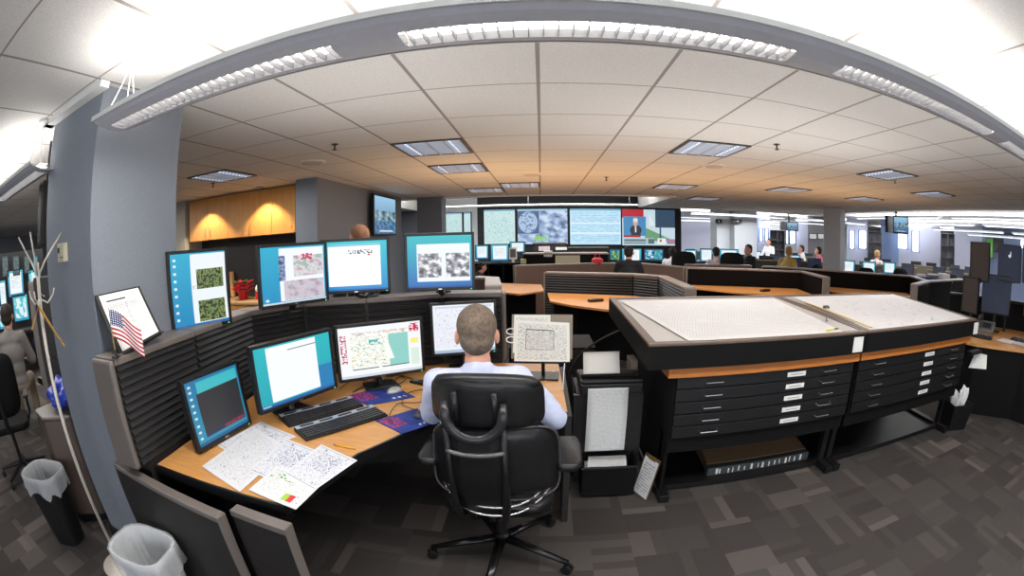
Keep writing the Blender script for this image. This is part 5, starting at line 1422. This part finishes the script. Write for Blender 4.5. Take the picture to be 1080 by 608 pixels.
slat_wall('low unit with ribbed pale top between desk monitor and first counter', [(-1.0, 6.3), (-.78, 6.2), (-.66, 5.2)], 1.07, 0, .18, (SLAT, mat('pale ribbed top', (168, 160, 152), .4), PANEL), group=grp, slats=False)


def counter(label, poly, base):
    t = thing('console_counter', label, 'counter', (sum(p[0] for p in poly)/len(poly), sum(p[1] for p in poly)/len(poly), 0), 0, 'wooden console counters')
    MB().prism(poly, DZ-.03, DZ).build('worktop', mat('orange maple worktop', (214, 148, 84), .4, noise=.08, nscale=5), t, world=True, bevel=.003)
    MB().prism(base, 0, DZ-.031).build('base', BLACK2, t, world=True)


counter('wooden counter in front of the nearest black slatted partition', [(.10, 7.0), (1.36, 6.56), (1.66, 6.22), (1.60, 4.9), (1.2, 4.95), (.88, 5.28), (.40, 5.70), (.12, 6.1)], [(.2, 6.9), (1.3, 6.5), (1.6, 6.2), (1.56, 5.3), (1.1, 5.6), (.5, 6.1)])
counter('wooden counter behind the wide dotted plot', [(2.85, 7.95), (4.85, 7.2), (4.62, 6.2), (4.0, 6.3), (3.2, 6.9), (2.75, 7.5)], [(2.95, 7.85), (4.8, 7.15), (4.6, 6.5), (3.4, 7.1)])
counter('wooden counter near the grey right column', [(x*.90, y*.90) for x, y in ((6.0, 8.62), (8.15, 6.98), (7.68, 6.25), (6.9, 6.6), (6.1, 7.5))], [(x*.90, y*.90) for x, y in ((6.1, 8.4), (7.9, 7.0), (7.5, 6.6), (6.5, 7.4))])
counter('small wooden counter beyond the ribbed pale unit', [(-.86, 8.6), (.0, 8.25), (.05, 7.3), (-.35, 6.9), (-.9, 7.4)], [(-.8, 8.5), (-.1, 8.2), (-.1, 7.6), (-.8, 7.7)])
t = thing('low_cupboard', 'dark cupboard with slim steel handle under the first wooden counter', 'cupboard', (.0, 3.7, 0))
MB().box(-.27, .45, 3.55, 4.05, 0, .72).build('body', BLACK2, t, world=True, bevel=.004)
MB().box(-.25, .12, 3.53, 3.549, .04, .70).build('door', DARK, t, world=True); MB().box(.13, .44, 3.53, 3.549, .04, .70).build('door', DARK, t, world=True)
b = MB(); b.tube([(.20, 3.528, .42), (.20, 3.505, .43), (.20, 3.505, .57), (.20, 3.528, .58)], .006, 8); b.build('handle', CHROME, t.children[-1], world=True)

for x, y, l in ((.75, 6.0, 'small dark handset lying on the first wooden counter'), (3.9, 6.85, 'small dark handset on the counter behind the plot')):
    t = thing('handset', l, 'handset', (x, y, DZ+.001), R(20)); MB().box(-.11, .11, -.04, .04, 0, .035).build('body', BLACK, t, bevel=.01); MB().box(-.03, .03, -.03, .03, .0352, .038).build('keypad', DARK, t)


def fbox(name, label, cat, x0, y0, x1, y1, dist, depth, m, group=None, bevel=.006, z0=None, part='body'):
    """a box-like thing seen between two sight lines at a distance; it keeps its own real depth"""
    a, b_ = P(x0, y1, dist), P(x1, y1, dist); top = P((x0+x1)/2, y0, dist).z; bot = P((x0+x1)/2, y1, dist).z if z0 is None else z0
    c = (a+b_)/2; c.z = bot; d = (b_-a); d.z = 0; yaw = math.atan2(d.y, d.x); W = d.length
    t = thing(name, label, cat, c, yaw, group)
    MB().box(-W/2, W/2, 0, depth, 0, top-bot).build(part, m, t, bevel=bevel)
    return t, W, top-bot


def long_table(label, cat, x0, y0, x1, y1, dist, depth, m, z0=0):
    a, b_ = P(x0, y1, dist), P(x1, y1, dist); top = P((x0+x1)/2, y0, dist).z
    c = (a+b_)/2; c.z = 0; d = (b_-a); d.z = 0; yaw = math.atan2(d.y, d.x); W = d.length
    t = thing('long_desk', label, cat, c, yaw)
    MB().box(-W/2, W/2, 0, depth, top-.03, top).build('worktop', m, t, bevel=.005)
    MB().box(-W/2+.03, W/2-.03, depth-.04, depth-.01, 0, top-.031).build('back_panel', m, t)
    for k in range(4): x = -W/2+.03+k*(W-.06)/3; MB().box(x-.02, x+.02, .04, depth-.041, 0, top-.031).build('leg', m, t)
    return t


# desks and screens in front of the displays
def far_monitor(label, x0, y0, x1, y1, dist, scr, group, table=None):
    a, b_ = P(x0, (y0+y1)/2, dist), P(x1, (y0+y1)/2, dist); c = (a+b_)/2; d = b_-a
    h = (y1-y0)/466*dist
    base = min(c.z-h/2-.02, c.z-h/2-.08) if table is None else table
    return monitor(label, c, math.atan2(d.y, d.x), d.length, h, scr, base, detail=False, name='desk_monitor', group=group)


g1 = 'monitors before the display wall'
for l, x0, y0, x1, y1, sc_ in (('pale blue monitor nearest the left column before the displays', 501, 258.5, 515.5, 274, S_DOC), ('white and teal monitor, second before the displays', 517, 257.5, 537, 276, S_DOC),
                               ('teal monitor with white page set higher before the displays', 537.5, 255, 554, 267, S_DOC)):
    far_monitor(l, x0, y0, x1, y1, 9.6, sc_, g1)
long_table('dark desk before the displays carrying three teal monitors', 'desk', 497, 278, 549, 300, 9.4, 1.0, BLACK2, z0=0)
p = P(541, 268, 9.0)
t = thing('desk_device', 'pale upright device with grey front beside the teal monitors', 'device', (p.x, p.y, P(541, 277, 9).z))
MB().box(-.08, .08, 0, .05, .06, .30).build('body', WHITE, t, bevel=.01); MB().box(-.055, .055, -.004, 0, .1, .27).build('face', GUN, t); MB().tube([(0, .02, 0), (0, .02, .06)], .03, 8).build('foot', WHITE, t)
person('person in dark clothes working at the left monitors before the displays', (P(508, 280, 9.0).x-.10, P(508, 280, 9.0).y-.1, 0), R(-60), SHIRTK, TRO, HAIRD, 'short', True, vox=.016, sleeves='long', lean=.1, head_down=.3, scale=.84)
t, W, H = fbox('display_console', 'long dark console with pale cap under the display screens', 'console', 552, 268.5, 641, 285, 9.9, .7, BLACK2, z0=0)
MB().box(-W/2-.02, W/2+.02, -.03, .72, H+.001, H+.03).build('cap', CAPB, t)
MB().box(-W*.12, W*.17, -.02, 0, H-.40, H-.02).build('pale_door', mat('cream ribbed panel', (206, 200, 172), .6, noise=.15, nscale=30, streak=(20, 1, 1)), t)
t, W, H = fbox('display_console', 'higher dark console shelf right below the radar display', 'console', 563, 257.5, 597, 268, 11.2, .4, DARK, z0=0)
MB().box(-W/2-.02, W/2+.02, -.03, .42, H+.001, H+.03).build('cap', mat('dark taupe cap', (90, 82, 78), .45), t)
t, W, H = fbox('display_console', 'dark console right below the striped display', 'console', 600, 262, 641, 272, 10.9, .4, DARK, z0=0)
MB().box(-W/2-.02, W/2+.02, -.03, .42, H+.001, H+.03).build('cap', mat('dark taupe cap', (90, 82, 78), .45), t)
for k, (x, y, w_, h_, m, l) in enumerate(((574, 262.5, 12, 5, mat('pink white paper stack', (206, 190, 188), .7), 'pinkish white paper pile on the display console'), (592, 262.5, 12, 3, WHITE, 'flat white paper pile on the display console'),
                                          (578, 268, 9, 6, WHITE, 'white curved tray on the display console'), (552, 276, 6, 5, mat('cream box', (206, 190, 140), .6), 'cream box left of the long display console'),
                                          (504, 284, 8, 9, mat('tan box', (166, 134, 100), .6), 'tan box behind the upper monitor with cloud images'))):
    fbox('paper_stack' if k < 3 else 'carton', l, 'paper stack' if k < 3 else 'box', x-w_/2, y-h_/2, x+w_/2, y+h_/2, 9.85 if k > 1 else 11.1, .2, m, bevel=.004)
t = thing('red_bag', 'red bag lying at the right end of the display console', 'bag', (P(630, 279, 9.5).x, P(630, 279, 9.5).y, P(630, 280, 9.5).z-.05))
b = MB(); b.ball((0, 0, .11), (.14, .1, .11), 16, 12); b.v = [(x*(1+.15*math.sin(z*40)), y, max(z, 0)) for x, y, z in b.v]; b.build('body', mat('red nylon', (196, 30, 44), .5, noise=.2), t, smooth=True)
MB().tube([(-.07, 0, .2), (-.03, 0, .29), (.03, 0, .29), (.07, 0, .2)], .01, 6).build('strap', mat('red nylon', (1, 1, 1)), t)
long_table('dark desk right of the display console with the coloured monitors', 'desk', 641, 276, 783, 290, 10.9, .8, BLACK2, z0=0)
g2 = 'monitors right of the display console'
for l, x0, y0, x1, y1, sc_ in (('monitor with green radar picture beside the man in black', 642.5, 263, 654.5, 276, S_RAD), ('white monitor half hidden by the man in black', 655.5, 262, 677, 277, S_DOC), ('monitor with blue maps right of the man in black', 679, 262.5, 700, 275.5, S_BLUE),
                               ('bright white monitor right of the first black chair', 722, 263.5, 735, 276, S_DOC), ('bright white monitor between the two black chairs', 738, 262.5, 752, 276.5, S_DOC), ('white monitor behind the second black chair', 758, 263, 779, 275, S_DOC)):
    far_monitor(l, x0, y0, x1, y1, 11.2, sc_, g2, table=P(715, 276, 10.9).z+.001)


def seated(label, x, y_head, dist, yaw, shirt, hair, **k):
    p = P(x, y_head, dist); s = (p.z-.0)/1.30
    return person(label, (p.x, p.y, 0), yaw, shirt, TRO, hair, k.pop('style', 'short'), True, vox=.016, scale=max(.8, min(1.1, s)), sleeves=k.pop('sleeves', 'long'), **k)


seated('person in black sitting upright before the monitor with blue maps', 663, 262.5, 8.6, R(-18), SHIRTK, HAIRD)
seated('person in white shirt partly hidden by the first black chair', 709, 263.5, 10.5, R(-40), SHIRTW, HAIRD)
seated('person in pale pink shirt between white monitor and second black chair', 755.5, 263.5, 10.6, R(-10), SHIRTP, HAIRD)
for x, l in ((720.5, 'black high backed chair right of the person in white shirt'), (770, 'black high backed chair right of the person in pink shirt')):
    p = P(x, 276, 10.0 if x < 750 else 10.15); ch = office_chair_simple(l, (p.x, p.y, 0), R(-15), group='high chairs before the monitors', wide=1.15); ch.scale = (1.05, 1.05, 1.24)

# displays on the wall
DSP = [(-1.53, -.69, 'large pale green map display, leftmost of the display wall', picture('display pale map', (206, 232, 232), [(.05, .05, .95, .92, ('contour', 3, (150, 205, 200), .2)), (.3, .3, .8, .75, ('specks', 20, (150, 196, 220), .6)), (0, .95, 1, 1, (130, 180, 210))], 1.0)),
       (-.62, .73, 'large display with round satellite image and cloud picture', picture('display satellite', (150, 180, 220), [(0, .30, .43, .95, (70, 90, 130)), (.02, .32, .40, .93, ('disc', (170, 196, 228))), (.06, .36, .36, .9, ('specks', 14, (96, 120, 160), .55)), (.44, .0, 1, .95, ('noise', 6, [(.35, (70, 90, 130)), (.5, (150, 176, 215)), (.62, (205, 222, 240))])),
        (0, 0, .44, .28, ('noise', 7, [(.4, (120, 150, 200)), (.6, (200, 218, 238))])), (.34, .10, .58, .22, ('specks', 9, (140, 210, 70), .42)), (0, .95, 1, 1, (150, 200, 230))], 1.0)),
       (.80, 2.20, 'large display of pale blue striped text rows', picture('display stripes', (190, 226, 246), [(.03, .05, .97, .92, ('lines', 22, 0, (130, 190, 222))), (.0, .58, 1, .62, (225, 240, 250)), (0, .30, 1, .34, (225, 240, 250)), (0, .95, 1, 1, (110, 180, 210))], 1.05)),
       (2.24, 3.77, 'large television news display with a suited speaker and red banner', picture('display news', (205, 225, 235), [(0, .76, .40, 1, (186, 40, 54)), (.42, .0, 1, 1, (200, 222, 232)), (.62, .5, 1, 1, (52, 76, 100)), (.50, .55, .62, .9, ('tri', (222, 236, 242))), (.42, .12, 1, .50, ('tri', (110, 160, 120))), (.7, .18, .73, .5, (52, 76, 100)),
        (.02, .26, .44, .80, (70, 140, 190)), (.14, .28, .36, .56, ('disc', (50, 54, 66))), (.16, .24, .34, .46, (50, 54, 66)), (.20, .52, .29, .74, ('disc', (205, 170, 150))), (.20, .64, .29, .76, ('disc', (225, 225, 225))), (.235, .36, .26, .52, (235, 235, 240)), (.02, .22, .34, .28, (176, 40, 50)), (.02, .02, .60, .20, (180, 205, 215)),
        (.03, .11, .44, .17, (100, 120, 130)), (.03, .04, .44, .09, (130, 150, 160)), (.48, .05, .60, .18, (90, 110, 120)), (.66, .04, .82, .20, (235, 240, 242)), (.70, .1, .74, .16, (190, 40, 50)), (.84, .04, 1, .18, (170, 130, 150))], 1.0))]
for i, (x0, x1, l, m) in enumerate(DSP):
    zb = 1.455-.02*i
    t = thing('wall_display', l, 'display', ((x0+x1)/2, 11.98, zb), 0, 'displays on the display wall')
    w_ = (x1-x0)/2; h = 2.385-zb
    MB().box(-w_-.02, w_+.02, -.01, .035, -.02, h+.02).build('frame', BLACK, t)
    b = MB(); b.quad((-w_, -.015, 0), (w_, -.015, 0), (w_, -.015, h), (-w_, -.015, h)); b.build('screen', m, t)
for i, (x0, x1, l) in enumerate(((-3.28, -3.12, 'narrow pale display strip left of the dark display column'), (-2.62, -2.14, 'pale green display between dark column and white wall strip'), (-2.08, -1.90, 'slim pale display strip beside the white wall strip'))):
    t = thing('wall_display', l, 'display', ((x0+x1)/2, 11.96, 1.55), 0, 'displays left of the wall'); w_ = (x1-x0)/2
    MB().box(-w_-.03, w_+.03, -.01, .035, -.02, .80).build('frame', BLACK, t)
    b = MB(); b.quad((-w_, -.015, 0), (w_, -.015, 0), (w_, -.015, .78), (-w_, -.015, .78)); b.build('screen', DSP[0][3], t)
t = thing('light_shelf', 'long white light shelf hanging above the display screens', 'light', (-.3, 11.2, 2.42))
MB().box(-2.9, 2.9, -.06, .06, 0, .035).build('housing', WHITE, t, bevel=.01)
for k in range(3): MB().tube([(-2.6+2.6*k, 0, .035), (-2.6+2.6*k, 0, .315)], .008, 8).build('hanger', CHROME, t)
MB().box(-2.8, 2.8, -.04, .04, .036, .045).build('lamp_strip', LAMP, t)

# ================================================================ FAR OFFICE
def bar_light(label, a, b_, z, group):
    A, B = Vector(a), Vector(b_); d = B-A; yaw = math.atan2(d.y, d.x); L_ = d.length
    t = thing('pendant_bar', label, 'light', ((A.x+B.x)/2, (A.y+B.y)/2, z), yaw, group)
    MB().prism([(-L_/2, -.11), (L_/2, -.11), (L_/2, .11), (-L_/2, .11)], .015, .06).build('housing', mat('pale bar housing', (196, 198, 202), .5), t)
    MB().box(-L_/2+.05, L_/2-.05, -.05, .05, .004, .0145).build('lens', mat('bar lens', (245, 248, 255), .5, emit=1.6), t)
    for s_ in (-.4, .4): MB().tube([(s_*L_, 0, .06), (s_*L_, 0, 2.74-z)], .006, 6).build('hanger', CHROME, t)


k = 0
for ri, (x, z) in enumerate(((9.4, 2.36), (11.4, 2.33), (13.8, 2.30), (16.8, 2.3), (20.5, 2.3))):
    for j, y in enumerate((.6, 4.6, 8.6)):
        bar_light('long pale pendant bar in row %s of the raised hall, %s piece' % (('nearest', 'second', 'third', 'fourth', 'last')[ri], ('nearest', 'middle', 'far')[j]), (x, y-1.8, 0), (x, y+1.8, 0), z, 'pendant bars of the far hall')
for ri, (y, z) in enumerate(((13.0, 2.34), (15.4, 2.33), (18, 2.32), (21.5, 2.32))):
    for j, x in enumerate((6.4, 10.4)):
        bar_light('pale pendant bar crossing beyond the white pillar, %s row, %s piece' % (('nearest', 'second', 'third', 'last')[ri], ('left', 'right')[j]), (x-1.8, y, 0), (x+1.8, y, 0), z, 'pendant bars behind the white pillar')

# far walls: windows, bookcases
FW = 20.0


def wall_piece(x0, x1, y0, y1, m, dist=FW, depth=.2, kind=None, name=None, label=None, cat=None, z0=None, z1=None):
    a, b_ = P(x0, 250, dist), P(x1, 250, dist); d = b_-a; d.z = 0
    zt = P((x0+x1)/2, y0, dist).z if z1 is None else z1; zb = P((x0+x1)/2, y1, dist).z if z0 is None else z0
    n = Vector((-d.y, d.x, 0)).normalized()*depth
    if n.dot(a) < 0: n = -n
    b = MB(); b.prism([tuple(v[:2]) for v in (a, b_, Vector((b_.x, b_.y, 0))+n, Vector((a.x, a.y, 0))+n)], zb, zt)
    return b, a, d.normalized(), n, zb, zt, d.length


WIN = mat('far window daylight', (232, 242, 255), .4, emit=2.2)
BLU = mat('blue side wall', (120, 140, 178), .8, noise=.03)
LAV = mat('lavender grey wall', (172, 174, 192), .8, noise=.03)
for i, (x0, x1, m) in enumerate(((718, 756, LAV), (784, 800, BLU), (800, 812, LAV), (840, 852, LAV), (852, 870, mat('dark grey shelf wall', (110, 108, 112), .8)), (893, 915, LAV), (929, 948, BLU), (948, 992, LAV), (1006, 1036, LAV), (1036, 1090, mat('slate blue wall', (110, 122, 150), .8)))):
    b = wall_piece(x0, x1, 0, 0, m, z0=0, z1=2.735, dist=FW+.3)[0]; struct('wall_far_%d' % (i+1), b, m)
for i, (x0, x1, y0, y1) in enumerate(((801, 804.5, 242, 254), (807, 810, 242, 254), (829, 831.5, 243, 257), (833, 839, 244, 257), (896, 901, 244, 262), (906, 914, 244, 262), (946.5, 957, 246.5, 262), (962, 969.5, 245, 265), (1076, 1084, 254, 262))):
    b, a, d, n, zb, zt, L_ = wall_piece(x0, x1, y0, y1, WIN, dist=FW, depth=.04)
    struct('window_%d' % (i+11), b, WIN if i != 6 else picture('window greenery', (225, 240, 240), [(0, 0, 1, 1, ('noise', 5, [(.4, (225, 240, 240)), (.6, (225, 240, 240))]))], 1.5) if False else WIN)
    b = MB(); a0 = Vector((a.x, a.y, 0))
    for u in (0, L_): q = a0+d*u; b.prism([tuple(v[:2]) for v in (q-d*.03-n, q+d*.03-n, q+d*.03, q-d*.03)], zb-.05, zt+.05)
    struct('trim_window_%d' % (i+11), b, mat('blue frame', (84, 112, 156), .5))


def bookcase(label, x0, x1, y0, y1, dist):
    a, b_ = P(x0, y1, dist), P(x1, y1, dist); d = b_-a; d.z = 0; W = d.length; zt = P((x0+x1)/2, y0, dist).z
    t = thing('bookcase', label, 'bookcase', (a.x, a.y, 0), math.atan2(d.y, d.x), 'far bookcases')
    b = MB(); b.box(0, .03, 0, .3, 0, zt); b.box(W-.03, W, 0, .3, 0, zt); b.box(.03, W-.03, .28, .3, 0, zt)
    for k in range(6): b.box(.03, W-.03, 0, .279, k*(zt-.03)/5, k*(zt-.03)/5+.03)
    b.box(W/2-.02, W/2+.02, .01, .27, .03, zt-.03); b.build('shelves', mat('grey bookcase', (92, 92, 98), .6), t)
    for k in range(1, 5):
        b = MB(); x = .06
        while x < W-.12:
            w_ = random.uniform(.04, .09); h = random.uniform(.16, .26)
            if random.random() < .8 and not (W/2-.11 < x < W/2+.03): b.box(x, x+w_, .03, .25, k*(zt-.03)/5+.03, k*(zt-.03)/5+.03+h)
            x += w_+.003
        o = b.build('books', [mat('dark books', (54, 50, 60), .7, noise=.6, nscale=5)], t); o['kind'] = 'stuff'


bookcase('dark bookcase between the windows left of the grey right column', 812, 828, 243, 262, 19.3)
bookcase('tall grey bookcase right of the grey column windows', 915, 930, 244, 262, 19.3)
bookcase('narrow dark bookcase in the pale wall left of the right monitors', 992, 1007, 246, 264, 19.3)
for l, x0, y0, x1, y1, m in (('bright green board on the slate wall behind the right monitors', 1040, 252, 1047, 272, mat('green board', (84, 150, 60), .6)), ('dark picture on the slate wall at right', 1048, 252, 1058, 266, DARK),
                             ('framed white notices on the grey far wall', 854, 247, 861, 252, WHITE), ('second framed notice on the grey far wall', 863, 247, 869, 252, WHITE)):
    t, W, H = fbox('wall_board', l, 'board', x0, y0, x1, y1, 19.6, .03, m, part='panel'); MB().box(-W/2-.03, W/2+.03, .031, .05, -.03, H+.03).build('frame', BLACK, t)


def hung_tv(label, x0, y0, x1, y1, dist, top_z=2.74):
    a, b_ = P(x0, (y0+y1)/2, dist), P(x1, (y0+y1)/2, dist); c = (a+b_)/2; d = b_-a; W = d.length; h = (y1-y0)/466*dist
    t = thing('hung_television', label, 'television', (c.x, c.y, c.z-h/2), math.atan2(d.y, d.x), 'hanging televisions')
    MB().box(-W/2, W/2, 0, .09, 0, h).build('housing', BLACK, t, bevel=.01)
    b = MB(); b.quad((-W/2+.03, -.003, .04), (W/2-.03, -.003, .04), (W/2-.03, -.003, h-.03), (-W/2+.03, -.003, h-.03)); b.build('screen', TV_SEA, t)
    M = Matrix.Translation((-W*.62, .28, 0)) @ Euler((0, 0, R(75))).to_matrix().to_4x4()
    b = MB(); b.box(-.35, .35, 0, .09, 0.02, h-.0, M); b.build('side_panel', BLACK, t)
    MB().tube([(-W*.3, .12, h), (-W*.3, .12, top_z-(c.z-h/2))], .03, 8).build('ceiling_pole', BLACK, t)


hung_tv('television hanging from the ceiling at right showing a harbour view', 942, 229, 958, 246, 11.5)
hung_tv('small hanging television left of the grey right column', 829.5, 234.5, 842, 243.5, 15)
for x in (766, 779):
    p = P(x, 234, 13.3 if x > 770 else 13.6)
for x, w_, l in ((756.5, .12, 'small dark projector fixed on the left face of the white pillar'), (776, .18, 'small dark projector fixed on the front of the white pillar')):
    p = P(x, 234, 14.9); yy = 13.55 if x > 770 else 13.95
    q = P(x, 234, 10); s_ = yy/q.y
    t = thing('wall_projector', l, 'projector', (q.x*s_, yy, 1.634+(q.z-1.634)*s_-.05), 0, 'projectors on the white pillar'); MB().prism([(-w_, -.14), (w_, -.14), (w_*.7, .04), (-w_*.7, .04)], 0, .13).build('body', BLACK, t, bevel=.01)
    MB().lathe([(.03, 0), (.03, .02)], n=12, M=Matrix.Translation((0, -.142, .06)) @ Euler((R(90), 0, 0)).to_matrix().to_4x4()).build('lens', CHROME, t)

# workstations across the far office
rnd = random.Random(11)
TA = mat('tan chair fabric', (136, 122, 96), .9, noise=.1)
OL = mat('olive partition', (92, 84, 70), .8, noise=.1)


def station(x, y, yaw, i, where):
    g = 'far office desks'
    t = thing('office_desk', 'far office desk %s' % where, 'desk', (x, y, 0), yaw, g)
    MB().box(-.7, .7, -.4, .4, .70, .74).build('worktop', mat('pale desk top', (176, 160, 140), .5), t, bevel=.005)
    MB().box(-.68, .68, .36, .39, 0, .70).build('modesty_panel', OL, t)
    for s_ in (-1, 1): MB().box(s_*.66-.02, s_*.66+.02, -.36, .355, 0, .70).build('leg', DARK, t)
    M = Matrix.Translation((x, y, 0)) @ Euler((0, 0, yaw)).to_matrix().to_4x4()
    q = M @ Vector((0, .47, 0))
    s = thing('desk_divider', 'olive fabric divider behind the desk %s' % where, 'partition', q, yaw, 'far office dividers')
    MB().box(-.73, .73, 0, .05, 0, 1.06).build('panel', OL, s, bevel=.01); MB().box(-.74, .74, -.005, .055, 1.061, 1.08).build('cap', CAPB, s)
    for j, xx in enumerate((-.35, .3)):
        q = M @ Vector((xx, .12, 1.02)); on = rnd.random() < .5
        monitor('%s monitor on the desk %s' % (('left', 'right')[j], where), q, yaw+rnd.uniform(-.3, .3), .44, .33, S_DOC if on else S_DARKB, .741, detail=False, name='office_monitor', group='far office monitors')
    q = M @ Vector((rnd.uniform(-.2, .3), -.65, 0)); office_chair_simple('black office chair at the desk %s' % where, q, yaw+rnd.uniform(-.5, .5), rnd.choice((BLACK2, BLACK2, TA)), group='far office chairs')
    q = M @ Vector((.55, -.2, .7405)); p_ = thing('paper_pile', 'pile of papers on the desk %s' % where, 'paper pile', q, yaw, 'far office papers')
    MB().box(-.11, .11, -.15, .15, 0, .05).build('lower_sheets', WHITE, p_); MB().box(-.10, .12, -.14, .15, .0505, rnd.uniform(.07, .14)).build('upper_sheets', PAPER, p_)


for i, (px_, dist, yw, wh) in enumerate(((796, 12.9, 150, 'right beside the white pillar'), (808, 17.3, 10, 'between white pillar and small hanging television'), (830, 14.4, -20, 'under the small hanging television'), (843, 17.5, 160, 'left of the grey right column, back row'),
                                         (851, 12.5, -15, 'just left of the grey right column'), (907, 12.6, -40, 'just right of the grey right column'), (925, 16.5, 140, 'before the tall grey bookcase'), (950, 13.6, -35, 'below the hanging harbour television'),
                                         (974, 16.8, 130, 'below the bright right windows'), (1002, 13.2, -50, 'left of the right-edge monitors, front'), (1016, 16.5, -60, 'behind the right-edge monitors'), (738, 17.6, 5, 'seen left of the white pillar'), (750, 19.3, 170, 'far left of the white pillar, last row'))):
    p = P(px_, 260, dist); station(p.x, p.y, R(yw), i, wh)
seated('person with dark hair right beside the white pillar', 790, 244.5, 11.8, R(100), SHIRTK, HAIRD)
p = P(811, 256, 15.6); person('standing person in white shirt before the windows left of the hanging television', (p.x, p.y, 0), R(120), SHIRTW, TRO, HAIRD, 'short', False, {'L': ((-.27, .1, 1.15), (-.2, .3, 1.1)), 'R': ((.27, .1, 1.15), (.2, .3, 1.1))}, vox=.018, sleeves='long', scale=.93)
seated('person in yellow and blue jacket bending over the desk left of the column', 829, 258, 11.3, R(-60), mat('yellow blue jacket', (196, 166, 96), .8, noise=.4, nscale=4), HAIRL, lean=.12)
seated('person in white shirt seen past the small hanging television', 846, 257, 15.9, R(60), SHIRTW, HAIRD)
seated('person in red and white shirt next to the grey right column', 864, 259, 14.2, R(40), mat('pink red shirt', (190, 96, 104), .8, noise=.4, nscale=8), HAIRD)
seated('person in pink shirt at a monitor right of the grey column', 925, 262, 14.2, R(-80), SHIRTP, HAIRL)
p = P(984, 276, 10.3)
t = thing('wire_cart', 'open cart stacked with papers and a blue tray right of the columns', 'cart', (p.x, p.y, 0), R(-45))
for z, m in ((.35, DARK), (.72, DARK), (1.0, WHITE)):
    MB().box(-.5, .5, -.28, .28, z, z+.03).build('shelf', m, t)
for sx in (-1, 1):
    for sy in (-1, 1): MB().box(sx*.48-.015, sx*.48+.015, sy*.26-.015, sy*.26+.015, 0, 1.0).build('leg', WHITE, t)
MB().box(-.45, .45, -.30, -.281, .72, .98).build('front_panel', mat('cream cart panel', (206, 202, 192), .6), t)
MB().box(-.46, .46, -.305, -.281, 1.0, 1.07).build('blue_edge', mat('blue tray', (40, 70, 150), .5), t)
for k in range(3):
    q = Vector((p.x, p.y, 0))+Vector((math.cos(R(-45)), math.sin(R(-45)), 0))*(-.3+.3*k); t = thing('paper_pile', 'pile of loose papers on top of the wire cart, %s one' % ('left', 'middle', 'right')[k], 'paper pile', (q.x, q.y, 1.032), R(-45+k*9), 'cart papers')
    MB().box(-.12, .12, -.15, .15, 0, .05+.03*k).build('sheets', (WHITE, mat('grey folders', (120, 116, 110), .7), PAPER)[k], t); MB().box(-.1, .11, -.14, .12, .051+.03*k, .07+.03*k).build('top_sheets', PAPER, t)
